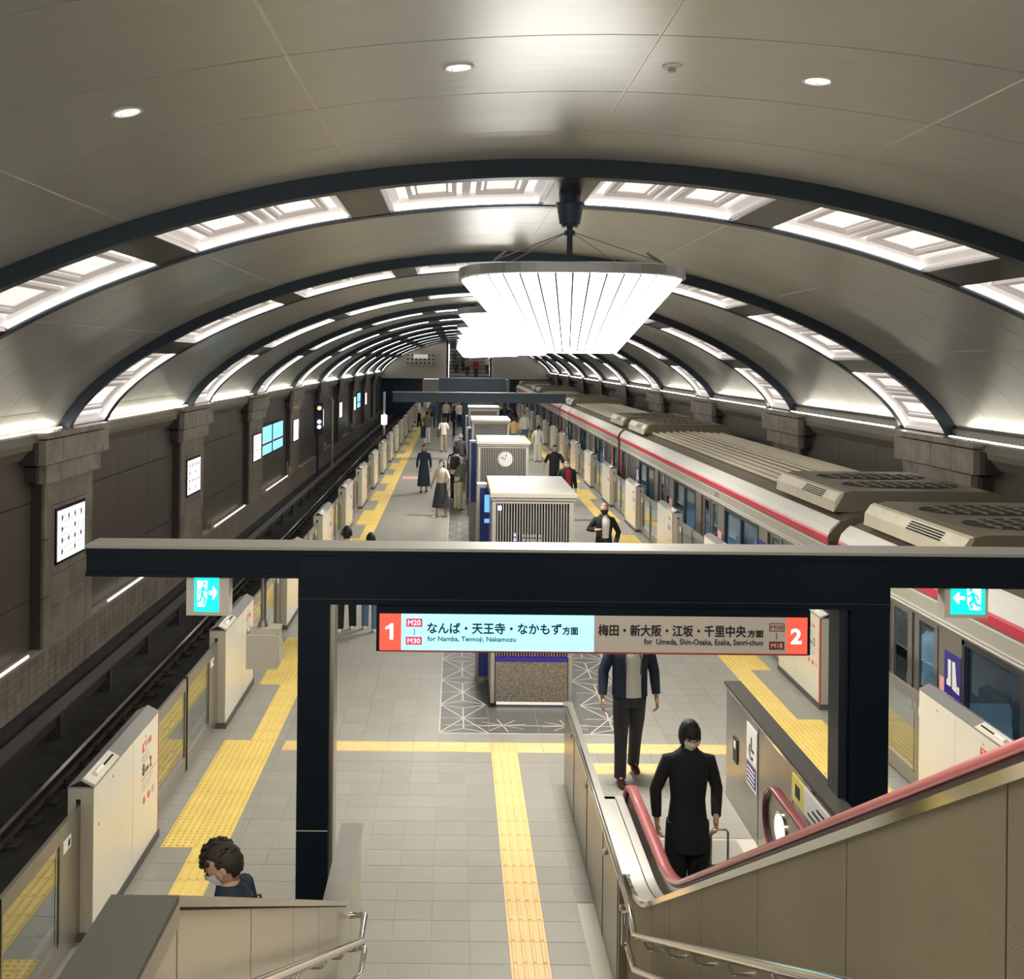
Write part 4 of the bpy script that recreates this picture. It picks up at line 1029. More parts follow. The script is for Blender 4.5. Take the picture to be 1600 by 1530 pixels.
for k in range(1,4):
    c=copy_tree(c2); c.location=c2.location+Vector((0,18.6*k,0))
    for ch in list(c.children):
        if ch.name.startswith('car_number'): bpy.data.objects.remove(ch)
    c['label']=['third train car from the camera, seen past the kiosks','fourth train car from the camera, behind the far gantry','farthest train car, at the far end of the platform'][k-1]
for ch in list(c2.children): pass
def gangway(y,lab):
    b=MB(); b.prism([(5.9,-.6),(7.2,-.6),(7.2,1.9),(5.9,1.9)],'y',y-.2,y+.2)
    for k in range(5): b.prism([(5.85,-.6),(7.25,-.6),(7.25,1.95),(5.85,1.95)],'y',y-.17+k*.08,y-.14+k*.08)
    tagged(b.build('gangway_bellows','traindark'),lab,'gangway')
for k in range(4): gangway(14.15+(18.6 if k else 0)*k+ (0 if k==0 else -.1+.0),'dark gangway bellows between the %s and %s train cars'%(ORD[k],ORD[k+1]))
# ================================================================== stair enclosure, left
SX0,SX1=-.79,-.65
lp=thing('stair_parapet','cream panelled parapet with metal coping on the left of the stairs','parapet',(SX0,4,0))
prof=[(7.64,0),(7.64,1.10),(6.56,1.10),(2.47,3.23),(-.6,3.23),(-.6,0)]
b=MB(); b.prism([(y,z-.03 if z>0 else z) for y,z in prof],'x',SX0+.01,SX1-.012); b.build('parapet_core','cap',lp)
# coping
for nm,(a,c),m in (('level_coping',((7.66,1.10),(6.56,1.10)),'steel'),('sloping_coping',((6.56,1.10),(2.47,3.23)),'steel'),('upper_coping',((2.47,3.23),(-.6,3.23)),'cap')):
    b=MB(); t=.028; b.prism([(a[0],a[1]-t),(a[0],a[1]),(c[0],c[1]),(c[0],c[1]-t)],'x',SX0-.008,SX1+.012); b.build(nm,m,lp)
b=MB(); b.prism([(6.5,1.065),(6.5,1.09),(2.47,3.19),(2.47,3.165)],'x',SX1-.01,SX1-.002); b.build('coping_shadow_gap','steel_dark',lp)
b=MB(); b.prism([(2.47,3.16),(2.47,3.215),(-.6,3.215),(-.6,3.16)],'x',SX1-.01,SX1+.014); b.build('coping_edge','steel',lp)
def topz(y): return 1.10 if y>6.56 else (1.10+(6.56-y)*.5208 if y>2.47 else 3.23)
ys=[7.63,6.9,6.05,5.2,4.35,3.43,2.50,1.6,.7,-.2]
for a,c in zip(ys[:-1],ys[1:]):
    a_,c_=a-.006,c+.006; dz=.036 if c<6.56 else .04
    P=[(a_,.0),(a_,topz(a_)-dz)]
    if a_>6.56>c_: P.append((6.56,topz(6.56)-dz))
    if a_>2.47>c_: P.append((2.47,topz(2.47)-dz))
    P+=[(c_,topz(c_)-dz),(c_,.0)]
    b=MB(); b.prism(P,'x',SX1-.012,SX1); b.build('wall_panel','stone_panel',lp)
# stairs
sr=thing('staircase','grey stone stairs leading from the platform up towards the camera','stairs',(.3,3,0))
for k in range(17):
    Bx('stair_step','slate',SX1,1.19,-1.0 if k==16 else YS-.34*(k+1),YS-.34*k,.17*k,.17*(k+1),sr)
# hand rails, left
def bar(b,pts,r=.019): b.tube(pts,r,10)
def railpath(x,zl,slope=.52,y0=6.38): return [(x,6.67,zl),(x,y0,zl),(x,.8,zl+slope*(y0-.8))]
hr=thing('double_handrail','double stainless handrail on the left stair wall','handrail',(-.58,4,0))
for z in (.95,.74):
    P=railpath(-.54,z); b=MB(); bar(b,[(-.64,6.69,z-.01),(-.56,6.69,z),P[0],P[1],P[2]],.02); b.build('rail_bar','chrome',hr)
    y=6.2
    while y>1: 
        zz=z+.52*(6.38-y) if y<6.38 else z
        b=MB(); b.tube([(-.645,y,zz-.05),(-.56,y,zz-.05),(-.54,y,zz-.015)],.009,6); b.build('rail_bracket','chrome',hr); y-=.8
b=MB(); b.tube([(-.54,6.55,.72),(-.54,6.55,.96)],.008,6); b.tube([(-.56,6.66,.95),(-.56,6.66,.74)],.008,6); b.build('rail_link','chrome',hr)
hr=thing('double_handrail','double stainless handrail on the right of the stairs, below the bronze wall','handrail',(1.15,4,0))
for z in (.95,.74):
    P=[(1.14,6.47,z),(1.14,.8,z+.51*(6.47-.8))]
    if z>.9: P=[(1.17,10.75,.93),(1.17,10.6,.95),(1.165,6.9,.95)]+P
    else: P=[(1.14,6.75,z),(1.14,6.47,z),P[1]]
    b=MB(); bar(b,P,.021); b.build('rail_bar','chrome',hr)
    y=6.2
    while y>1:
        zz=z+.51*(6.47-y); b=MB(); b.tube([(1.245,y,zz-.07),(1.17,y,zz-.07),(1.14,y,zz-.015)],.010,6); b.build('rail_bracket','chrome',hr); y-=.62
b=MB()
for y in (10.2,9.0,7.8,7.0): b.tube([(1.20,y,.88),(1.17,y,.94)],.010,6); b.tube([(1.15,y,.86),(1.15,y,.83)],.022,10)
b.build('rail_stud','chrome',hr)
b=MB(); b.tube([(1.14,6.72,.97),(1.14,6.72,.72)],.012,6); b.tube([(1.12,6.75,.95),(1.12,6.75,.74)],.02,8); b.build('end_return','chrome',hr)
# ================================================================== escalator
es=thing('escalator','escalator with pink handrails rising from the platform on the right','escalator',(2.0,6,0))
# outer wall between stairs and escalator: low stainless stretch then bronze cladding
def deckz(y):
    if y>7.4: return .86
    if y>6.6: t=(7.4-y)/.8; return .86+.235*t*t
    return 1.095+.588*(6.6-y)
b=MB(); b.prism([(11.1,0),(11.1,.80),(10.9,.86),(7.4,.86),(7.4,0)],'x',1.19,1.25); b.build('low_side_wall','steel_dark',es)
for y in (10.2,9.2,8.2,7.45): Bx('wall_joint','joint_dark',1.186,1.19,y,y+.006,0,.85,es)
Bx('wall_coping','steel',1.175,1.27,7.4,11.12,.86,.875,es)
ysd=[7.4-.05*i for i in range(17)]+[6.25-.5*i for i in range(14)]
top=[(y,deckz(y)) for y in ysd]
# cladding panels
edges=[7.4,6.45,5.95,5.2,4.25,3.3,2.35,1.3,.2,-.3]
for a,c in zip(edges[:-1],edges[1:]):
    P=[(a-.004,0)]+[(a-.004,deckz(a)-.03)]+[(y,deckz(y)-.03) for y in ysd if c+.004<y<a-.004]+[(c+.004,deckz(c)-.03),(c+.004,0)]
    b=MB(); b.prism(P,'x',1.245,1.262); b.build('cladding_panel','cladding',es)
def strip(name,x0,x1,dz0,dz1,m,yst=None,par=None):
    b=MB(); T=[(y,deckz(y)) for y in (yst or ysd)]
    rings=[[(x0,y,z+dz0),(x1,y,z+dz0),(x1,y,z+dz1),(x0,y,z+dz1)] for y,z in T]
    b.loft(rings,smooth=False); return b.build(name,m,par or es)
strip('cladding_core',1.262,1.27,-.9,-.02,'backing')
lev=[8.75,8.6,8.4,8.0,7.6,7.4]+ysd[1:]
strip('deck_edge_trim',1.238,1.262,-.035,.0,'chrome',lev)
strip('outer_deck',1.262,1.36,-.012,.0,'steel',lev)
strip('inner_deck',1.365,1.43,-.004,.008,'steel',lev)
b=MB(); n=10; b.loft([[ (x,8.75+.14*math.sin(t*math.pi/2/6*1.0),.86*math.cos(t*math.pi/2/6) if 1 else 0) for x in (1.262,1.43)]+[(1.43,8.70,.86*math.cos(t*math.pi/12)),(1.262,8.70,.86*math.cos(t*math.pi/12))] for t in range(7)]); b.build('deck_end','steel',es)
def handrail_path(x,bulge):
    P=[(x,8.58-.25*math.cos(a)*0+.25*math.sin(a),.735-.25*math.cos(a)) for a in [math.pi*i/12 for i in range(13)]]
    P=[(x,8.3,.485)]+P+[(x,8.0,.985),(x,7.55,.985)]
    P+=[(x,y,deckz(y)+.125) for y in ysd]; return P
def sweep(name,path,prof,m):
    """prof: (x,n) offsets, n along the in-plane normal"""
    rings=[]
    for i,p in enumerate(path):
        a=Vector(path[max(i-1,0)]); c=Vector(path[min(i+1,len(path)-1)]); t=(c-a).normalized(); n=Vector((1,0,0)).cross(t); 
        n=Vector((1,0,0)).cross(t).normalized()*-1
        if i>13 and n.z<0: n=-n
        rings.append([Vector(p)+Vector((dx,0,0))+n*dn for dx,dn in prof])
    b=MB(); b.loft(rings); return b.build(name,m,es)
HP=[(-.042,-.012),(-.046,.002),(-.036,.016),(0,.021),(.036,.016),(.046,.002),(.042,-.012),(0,-.014)]
for x in (1.485,2.66):
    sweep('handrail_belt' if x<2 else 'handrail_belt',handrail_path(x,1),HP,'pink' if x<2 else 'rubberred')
    path=handrail_path(x,1)
    sweep('handrail_guide',path,[(-.03,-.030),(.03,-.030),(.03,-.014),(-.03,-.014)],'darkrubber')
    # balustrade panel
    T=[(y,z) for (_,y,z) in path[1:]]
    b=MB(); poly=[(8.3,.10)]+[(y-(.025 if y>8.6 else 0),z-(.03 if z>.7 else -.02)) for (y,z) in T]
    last=T[-1]; poly+= [(last[0],last[1]-.9)]+[(y,max(deckz(y)-.75,.08)) for y in ysd[::-1]]
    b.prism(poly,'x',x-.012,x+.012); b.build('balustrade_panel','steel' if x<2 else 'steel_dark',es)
strip('skirt_left',1.50,1.60,-.75,-.70,'steel_dark'); 
Bx('inner_newel_cap','steel',1.40,1.52,8.0,8.72,.60,.62,es)
# bright glowing oval on the right newel
b=MB(); b.tube([(2.640,8.42,.74),(2.630,8.42,.74)],.12,24); b.build('newel_oval','cofferback',es)
b=MB(); b.tube([(2.646,8.42,.74),(2.636,8.42,.74)],.145,24); b.build('newel_oval_ring','chrome',es)
# landing plate, comb, steps
Bx('landing_plate','comb',1.55,2.68,7.9,9.85,-.01,.004,es)
gr=MB()
for k in range(26): gr.box(1.60+k*.042,1.618+k*.042,8.0,9.2,.004,.008)
gr.build('plate_grooves','gateend',es,kind='stuff')
Bx('comb_teeth','yellowplate',1.6,2.62,7.86,7.92,.0,.012,es)
prev=None
for k in range(18):
    y1_=7.86-.40*k; z=0 if k<2 else .235*(k-1.5)
    tr=bpy.data.objects.new('escalator_step',None); tr.empty_display_size=.1; C.objects.link(tr); tr.parent=es; tr.location=Vector((2.1,y1_,z))-es.location
    Bx('tread','step',1.60,2.62,y1_-.4,y1_,z-.03,z,tr); Bx('riser','step',1.60,2.62,y1_-.02,y1_,z-.24,z-.03,tr)
    g_=MB()
    for j in range(20): g_.box(1.62+j*.05,1.645+j*.05,y1_-.39,y1_-.01,z,z+.008)
    g_.build('tread_cleats','steel_dark',tr)
# right-hand enclosure wall with notices
rw=thing('escalator_side_wall','stainless enclosure wall with notices on the right of the escalator','wall',(2.9,8,0))
def rz(y): return 1.17 if y>7.2 else 1.17+.588*(7.2-y)
P=[(10.9,0),(10.9,1.14),(7.2,1.14),(1.0,rz(1.0)-.03),(1.0,0)]
b=MB(); b.prism(P,'x',2.85,2.97); b.build('wall_core','steel_dark',rw)
b=MB(); b.prism([(10.93,1.14),(10.93,1.17),(7.2,1.17),(1.0,rz(1.0)),(1.0,rz(1.0)-.03),(7.2,1.14)],'x',2.83,3.0); b.build('wall_coping','cap',rw)
b=MB(); b.prism([(10.93,1.10),(10.93,1.14),(7.2,1.14),(7.2,1.10)],'x',2.843,2.85); b.build('coping_edge','chrome',rw)
for y in (9.75,8.75): Bx('wall_joint','joint_dark',2.847,2.85,y,y+.005,0,1.1,rw)
Bx('inner_skirting','steel',2.74,2.85,6.6,8.3,.72,.74,rw)
nt=thing('wheelchair_notice','white notice with wheelchair mark and navy text on the escalator wall','notice',(2.845,10.0,.55))
Bx('sheet','white',2.841,2.848,9.78,10.12,.45,1.03,nt); Bx('navy_text_block','navy',2.838,2.841,9.8,10.1,.48,.68,nt)
b=MB(); cy=9.95
for k in range(10): 
    a0_=math.pi*.9*k/9-2.2; b.box(2.838,2.841,cy+.07*math.cos(a0_)-.012,cy+.07*math.cos(a0_)+.012,.80+.07*math.sin(a0_)-.012,.80+.07*math.sin(a0_)+.012)
b.box(2.838,2.841,cy-.01,cy+.02,.82,.93); b.box(2.838,2.841,cy-.08,cy+.02,.80,.825); b.build('wheelchair_mark','ink',nt)
b=MB()
for k in range(4): b.box(2.835,2.838,9.83,10.07,.505+k*.04,.515+k*.04)
b.build('notice_text_lines','white',nt)
Bx('small_plate','ink',2.838,2.85,10.45,10.6,.48,.72,rw); Bx('plate_print','white',2.835,2.838,10.49,10.56,.62,.69,rw)
n2=thing('caution_notice','long yellow and white caution notice under the coping of the escalator wall','notice',(2.845,8.2,.9))
Bx('yellow_part','yellowplate',2.838,2.848,8.45,8.75,.86,1.08,n2); Bx('white_part','white',2.838,2.848,7.3,8.45,.86,1.08,n2)
b=MB()
for k in range(3): b.box(2.835,2.838,7.45,8.35-.1*k,.90+k*.055,.918+k*.055)
b.box(2.835,2.838,8.55,8.66,.92,1.02); b.build('notice_print','ink',n2)
# ================================================================== people
def rotx(p,a,o):
    """lean forward (towards -y) by a about the point o"""
    y,z=p[1]-o[1],p[2]-o[2]; c,s=math.cos(a),math.sin(a)
    return Vector((p[0],o[1]+y*c-z*s,o[2]+y*s+z*c))
def skinned(verts,edges,rad,roots,sub=1):
    me=bpy.data.meshes.new('tmp'); me.from_pydata([tuple(v) for v in verts],edges,[]); o=bpy.data.objects.new('tmp',me); C.objects.link(o)
    md=o.modifiers.new('s','SKIN'); md.use_smooth_shade=True
    sv=me.skin_vertices[0].data
    for i,r_ in enumerate(rad):
        sv[i].radius=(r_,r_) if not isinstance(r_,tuple) else r_; sv[i].use_root=(i in roots)
    m2=o.modifiers.new('u','SUBSURF'); m2.levels=sub; m2.render_levels=sub
    bpy.context.view_layer.update()
    ev=bpy.data.meshes.new_from_object(o.evaluated_get(bpy.context.evaluated_depsgraph_get()))
    V=[v.co.copy() for v in ev.vertices]; Fc=[tuple(p.vertices) for p in ev.polygons]
    bpy.data.objects.remove(o); bpy.data.meshes.remove(ev)
    return V,Fc
def headpt(d,k,fem=False):
    """point on a modelled head for a unit direction d (x right, -y face, z up)"""
    x,y,z=d; P=Vector((x*.074,y*.094,z*.112))
    if z<0:
        t=-z; P.x*=1-.30*t*t; P.y*=(1-.18*t*t) if y<0 else (1-.38*t*t)
    if y<-.3: # face plane, nose, brow, chin
        P.y+= .006
        nx=math.exp(-(x/.16)**2); P.y-= .020*nx*math.exp(-((z+.12)/.16)**2)
        P.y-= .006*nx*math.exp(-((z+.42)/.10)**2)
        P.y-= .010*math.exp(-(x/.3)**2)*math.exp(-((z+.78)/.2)**2)
        for sx in (-1,1): P.y+= .009*math.exp(-((x-sx*.38)/.16)**2)*math.exp(-((z-.06)/.12)**2)
    return P*k*1.07
def person(name,lab,X,Y,h=1.68,rot=0,Z0=0,fem=False,group=None,lean=0,head=(0,0),legs=(.0,.0),lift=(0,0),arms=None,top=('c_black',),bottom=('pants','c_black'),
           shoes='shoe',hair=('short','hairb'),mask=None,sleeve='long',openj=None,detail=False,hem=.86,wide=1.0,apron=None):
    k=h/1.70
    root=thing(name,lab,'person',(0,0,0),group)
    O=Vector((0,0,.92))
    up=lambda p: rotx(Vector(p),lean,O)
    V=[];E=[];R=[];roots=[]
    def add(p,r,par=None,root_=False):
        V.append(Vector(p)*k); R.append(r*k if not isinstance(r,tuple) else (r[0]*k,r[1]*k)); i=len(V)-1
        if par is not None: E.append((par,i))
        if root_: roots.append(i)
        return i
    sw=.165 if fem else .19
    hipw=.085
    pel=add((0,0,.93),.115,None,True); wa=add(up((0,0,1.08)),.10,pel); ch=add(up((0,.0,1.28)),.12,wa); nb=add(up((0,.005,1.42)),.055,ch)
    nk=add(up((0,.0,1.50)),.05,nb)
    hp=up((0,-.015,1.585)); hk=add(hp,.055,nk)
    ank=[];hands=[]
    for si,sx in ((0,-1),(1,1)):
        st=legs[si]; lf=lift[si]
        hip=add((sx*hipw,0,.86),.082,pel)
        kn=Vector((sx*.09,-st*.55-lf*.35,.48+lf*.12)); an=Vector((sx*.095,-st+lf*.05,.085+lf))
        ki=add(kn,.055,hip); ci=add(kn.lerp(an,.35)+Vector((0,.012,0)),.045,ki); ai=add(an,.030,ci); ti=add(an+Vector((sx*.005,-.09,-.050)),.022,ai)
        ank.append((Vector((sx*hipw,0,.86)),kn,an))
    A=arms or {}
    dflt={0:((-.235,.03,1.12),(-.245,-.06,.88)),1:((.235,.03,1.12),(.245,-.06,.88))}
    armp=[]
    for si,sx in ((0,-1),(1,1)):
        el,wr_=A.get(si,dflt[si]); sh_=up((sx*sw,.01,1.375)); el=up(el); wr_=up(wr_)
        c0=add(up((sx*sw*.5,.01,1.385)),.042,nb); s_=add(sh_,.040,c0); e_=add(el,.036,s_); w_=add(wr_,.026,e_)
        d=(wr_-el).normalized(); pm=add(wr_+d*.05,(.032,.020),w_); pe=add(wr_+d*.075,(.03,.016),pm)
        armp.append((sh_,el,wr_))
        # fingers: separate short chains rooted inside the palm
        side=Vector((0,-1,0)); side=(side-d*side.dot(d)).normalized(); nrm=d.cross(side).normalized()*(1 if sx<0 else -1)
        inw=Vector((-sx,0,0)); inw=(inw-d*inw.dot(d)); inw=inw.normalized() if inw.length>.1 else nrm
        for q,(off,ln) in enumerate(((-.027,.062),(-.009,.075),(.009,.080),(.027,.072))):
            b0=wr_+d*.06+side*(off); curl=.35 if detail else .2
            f0=add(b0,.0095,None,True); f1=add(b0+d*.03+d*ln*.4,.009,f0); f2=add(b0+d*(.03+ln*.7)+inw*ln*curl,.008,f1); f3=add(b0+d*(.03+ln*.75)+inw*ln*(curl+.35),.007,f2)
        b0=wr_+d*.03+side*.02; f0=add(b0,.011,None,True); f1=add(b0+side*.028+d*.025+inw*.005,.0105,f0); f2=add(b0+side*.032+d*.058+inw*.018,.009,f1)
    bv,bf=skinned(V,E,R,roots,1 if not detail else 2)
    # head
    fa,ya=head; HM=Matrix.Translation(hp*k)@Matrix.Rotation(ya,4,'Z')@Matrix.Rotation(lean+fa,4,'X')
    nu,nv=(28,20) if detail else (16,11)
    def sph(fn,keep=None,nu=nu,nv=nv):
        vs=[];fs=[]
        for j in range(nv+1):
            ph=math.pi*j/nv
            for i in range(nu):
                a=2*math.pi*i/nu; vs.append(fn(Vector((math.sin(ph)*math.cos(a),math.sin(ph)*math.sin(a),math.cos(ph)))))
        for j in range(nv):
            for i in range(nu):
                a=j*nu+i;b_=j*nu+(i+1)%nu
                fs.append((a,a+nu,b_+nu,b_))
        return vs,fs
    hv,hf=sph(lambda d:HM@headpt(d,k))
    b=MB(); b.add(bv,bf,0,True); b.add(hv,hf,0,True)
    for sx in (-1,1):  # ears
        ev,ef=sph(lambda d:HM@(Vector((sx*.074+d.x*.010,.012+d.y*.018,-.008+d.z*.032))*k),None,8,6); b.add(ev,ef,0,True)
    b.build('body','skin',root)
    if detail or h*F/Y>70:
        b=MB()
        for sx in (-1,1): ev,ef=sph(lambda d:HM@(Vector((sx*.029+d.x*.014,-.083+d.y*.008,.008+d.z*.007))*k),None,8,6); b.add(ev,ef,0,True)
        b.build('eyes','eye',root)
        b=MB(); 
        for sx in (-1,1): ev,ef=sph(lambda d:HM@(Vector((sx*.030+d.x*.020,-.086+d.y*.006,.026+d.z*.004))*k),None,8,6); b.add(ev,ef,0,True)
        b.build('eyebrows','hairb',root)
        if not mask:
            b=MB(); ev,ef=sph(lambda d:HM@(Vector((d.x*.022,-.090+d.y*.006,-.050+d.z*.006))*k),None,8,6); b.add(ev,ef,0,True); b.build('mouth','lip',root)
    # hair
    style,hm=hair
    if style!='bald':
        def hf_(d):
            P=headpt(d,1.0); hl=.42+.25*abs(d.x)
            face=(d.y<-.15 and d.z<hl) or (d.z<-.35 and d.y<.35) or d.z<-.62
            if style=='long' and d.y>-.1: face=False
            if style=='bob': face=(d.y<-.45 and d.z<.16 and abs(d.x)<.66) or d.z<-.80
            if style=='short' and detail and abs(d.x)>.45 and d.z<.10 and d.y<.30: face=True
            g=1.10+.035*math.sin(d.x*31+d.z*17)*math.cos(d.y*23) if detail else 1.11
            if style=='bob' and not face: g+=.05*max(-d.z,0)+.02
            return HM@(P*(.90 if face else g)*k)
        vs,fs=sph(hf_,None,36 if detail else 16,26 if detail else 12)
        b=MB(); b.add(vs,fs,0,True)
        if style=='long':
            rr=[]
            for (y,z,rx,ry) in ((.02,.03,.084,.09),(.045,-.06,.085,.065),(.055,-.15,.085,.05),(.065,-.24,.075,.04),(.07,-.31,.045,.025)):
                rr.append([HM@(Vector((rx*math.cos(2*math.pi*i/12),y+ry*math.sin(2*math.pi*i/12),z))*k) for i in range(12)])
            b.loft(rr)
        if style=='bun':
            vv,ff=sph(lambda d:HM@(Vector((d.x*.045,.10+d.y*.045,.06+d.z*.045))*k),None,10,8); b.add(vv,ff,0,True)
        if style=='pony':
            b.tube([HM@(Vector(p)*k) for p in ((0,.09,.04),(0,.14,.02),(0,.15,-.10),(0,.13,-.22))],[.03*k,.035*k,.03*k,.012*k],8)
        if style=='short' and detail:
            for q in range(34):
                a=random.uniform(0,2*math.pi); e=random.uniform(.25,1.35); d=Vector((math.cos(a)*math.cos(e),math.sin(a)*math.cos(e),math.sin(e)))
                if d.z<.35: continue
                P0=headpt(d,1.09); t=Vector((random.uniform(-.4,.4),-1,random.uniform(-.5,.1))); t=(t-d*t.dot(d)).normalized()
                b.tube([HM@(P0*k),HM@((P0+d*.010+t*.02)*k),HM@((P0-d*.002+t*.045)*k)],[.010*k,.009*k,.003*k],5)
        b.build('hair',hm,root)
    if mask:
        vs,fs=sph(lambda d:HM@(headpt(d,1.07 if d.y<-.15 else 1.0)*k+Vector((0,-.004,0))*k),None,24,18)
        fs2=[]
        n_u=24
        for f in fs:
            j,i=divmod(f[0],n_u); ph=math.pi*(j+.5)/18; a=2*math.pi*(i+.5)/n_u; d=Vector((math.sin(ph)*math.cos(a),math.sin(ph)*math.sin(a),math.cos(ph)))
            if d.y<-.25 and -.92<d.z<-.02: fs2.append(f)
        used=sorted({i for f in fs2 for i in f}); ix={i:n_ for n_,i in enumerate(used)}
        b=MB(); b.add([vs[i] for i in used],[tuple(ix[i] for i in f) for f in fs2],0,True); b.build('face_mask',mask,root)
        for sx in (-1,1): 
            for dz in ((-.02,-.055) if detail else ()):
                b=MB(); b.tube([HM@(Vector((sx*.062,-.045,dz))*k),HM@(Vector((sx*.078,-.01,dz*.5-.006))*k),HM@(Vector((sx*.08,.018,-.012))*k)],.0025*k,4); b.build('ear_loop',mask,root)
    # ---------------- clothes
    N=20
    def ell(c,rx,ry,ax=0.,a0=0,a1=2*math.pi,n=N,closed=True):
        m=n if closed else n+1
        return [Vector(c)*k+Vector((rx*math.cos(a0+(a1-a0)*i/n),ry*math.sin(a0+(a1-a0)*i/n),0))*k for i in range(m)]
    wf=.92 if fem else 1.0
    tors=[(hem,.168,.125),(.95,.165,.120),(1.06,.152 if fem else .165,.112),(1.18,.165,.118),(1.30,.185,.125),(1.375,.190,.108),(1.42,.155,.09),(1.455,.095,.078),(1.49,.066,.068)]
    if hem<.8: tors=[(hem,.20*wide,.16*wide)]+[(.86,.178,.135)]+tors[1:]
    def tcent(z): return up((0,.005,z)) if z>.92 else Vector((0,.005,z))
    def torso(b,g,open_=0):
        rr=[]
        for (z,rx,ry) in tors:
            rx=rx*wf+g; ry=ry+g
            if open_: a0=-math.pi/2+open_*(1.25-.0*z); rr.append([tcent(z)*k+Vector((rx*math.cos(a0+(2*math.pi-2*open_)*i/N),ry*math.sin(a0+(2*math.pi-2*open_)*i/N),0))*k for i in range(N+1)])
            else: rr.append([tcent(z)*k+Vector((rx*math.cos(2*math.pi*i/N),ry*math.sin(2*math.pi*i/N),0))*k for i in range(N)])
        if open_:
            n=N+1; vs=[q for r_ in rr for q in r_]; fs=[(i*n+j,i*n+j+1,(i+1)*n+j+1,(i+1)*n+j) for i in range(len(rr)-1) for j in range(N)]
            inner=[q+(Vector((tcent(z)[0],tcent(z)[1],tcent(z)[2]))*k-q)*.06 for r_,(z,_,_) in zip(rr,tors) for q in r_]
            b.add(vs,fs,0,True); b.add(inner,[f[::-1] for f in fs],0,True)
        else: b.loft(rr,cap=True)
    def sleeves(b,g,frac):
        for (s_,e_,w_) in armp:
            path=[s_.copy(),s_.lerp(e_,.5),e_]; rad=[.058+g,.055+g,.050+g]
            if frac>=1: path+=[e_.lerp(w_,.5),w_.lerp(e_,.06)]; rad+=[.045+g,.038+g]
            elif frac<.6: path=[path[0],path[1],s_.lerp(e_,.8)]; rad=[.070+g,.064+g,.060+g]
            dd=(path[0]-path[1]).normalized(); inn=(Vector((0,path[0].y,path[0].z))-path[0]).normalized()
            path=[path[0]+inn*.055+Vector((0,0,.008))]+path; rad=[.050+g]+rad
            b.tube([Vector(p)*k for p in path],[r_*k for r_ in rad],12)
    if top:
        b=MB(); torso(b,.0); 
        if not openj: sleeves(b,.0,{'long':1,'short':.5,'elbow':.8}[sleeve])
        b.build('top',top[0],root)
    if openj:
        b=MB(); torso(b,.016,.5); sleeves(b,.006,{'long':1,'short':.5,'elbow':.8}[sleeve]); b.build('jacket',openj,root)
        if detail:
            b=MB()
            for sx in (-1,1): b.tube([up((sx*.05,-.115,1.42))*k,up((sx*.085,-.150,1.30))*k,up((sx*.075,-.150,1.15))*k],[.010,.022,.006],6,ry=.005)
            b.build('lapel',openj,root)
    if apron: pass
    kind,bm=bottom
    b=MB()
    if kind=='pants' or kind=='widepants':
        wd=1.0 if kind=='pants' else 1.35
        b.loft([ell((0,.005,1.03),.138*wf,.10),ell((0,.005,.93),.155*wf,.115),ell((0,.005,.84),.165*wf,.12),ell((0,.005,.79),.150*wf,.11)])
        for (hp_,kn,an) in ank:
            P=[hp_+Vector((0,0,.02)),hp_.lerp(kn,.5),kn,kn.lerp(an,.5),an+Vector((0,.004,-.03))]
            b.tube([p*k for p in P],[r_*k*(1+(wd-1)*q_) for r_,q_ in zip((.090,.086,.070,.064,.062),(0,.35,.8,1,1))],12)
    elif kind=='skirt':
        zl=.28; st_=max(abs(legs[0]),abs(legs[1]))
        b.loft([ell((0,0,1.06),.135,.10),ell((0,0,.95),.165,.125),ell((0,0,.75),.21*wide,.17*wide),ell((0,0,.5),.25*wide,.21*wide),ell((0,0,zl),.29*wide,.25*wide)])
    elif kind=='dress':
        b.loft([ell((0,0,1.08),.14,.105),ell((0,0,.9),.175,.135),ell((0,0,.6),.21,.17),ell((0,0,.22),.24,.20)])
    b.build({'pants':'trousers','widepants':'trousers','skirt':'skirt','dress':'dress_skirt'}[kind],bm,root)
    for (hp_,kn,an) in ank:
        b=MB(); f=an+Vector((0,0,-.085)); rr=[]
        for (y,w_,z0,z1) in ((.07,.030,.0,.06),(.03,.040,.0,.10),(-.03,.042,.0,.09),(-.09,.047,.0,.062),(-.15,.044,.0,.045),(-.19,.022,.005,.03)):
            rr.append([(f+Vector((w_*math.cos(2*math.pi*i/8),y,z0+(z1-z0)*(.5+.5*math.sin(2*math.pi*i/8)))))*k for i in range(8)])
        b.loft(rr); b.build('shoe',shoes,root)
    root.location=(X,Y,Z0); root.rotation_euler=(0,0,rot)
    root['_k']=k
    del root['_k']
    return root
def gp(px,py):
    """platform point under a foot seen at (px,py)"""
    u=px-VX; v=py-VY; v2=v-ROLL*u; u2=u+ROLL*v; Y=F*H/v2
    return u2*Y/F,Y
PI=math.pi
# -- near figures
# man in the suit walking to the escalator
x,y=gp(985,1228)
person('person','man in open navy suit and white shirt walking towards the escalator',x,y+.1,1.76,0.05,legs=(.02,-.22),lift=(0,.05),top=('c_white',),openj='c_navy',bottom=('pants','c_dgrey'),shoes='shoer',detail=True,hem=.90,
       arms={0:((-.27,.03,1.13),(-.29,-.04,.90)),1:((.26,.04,1.13),(.27,-.03,.90))},head=(.15,0))
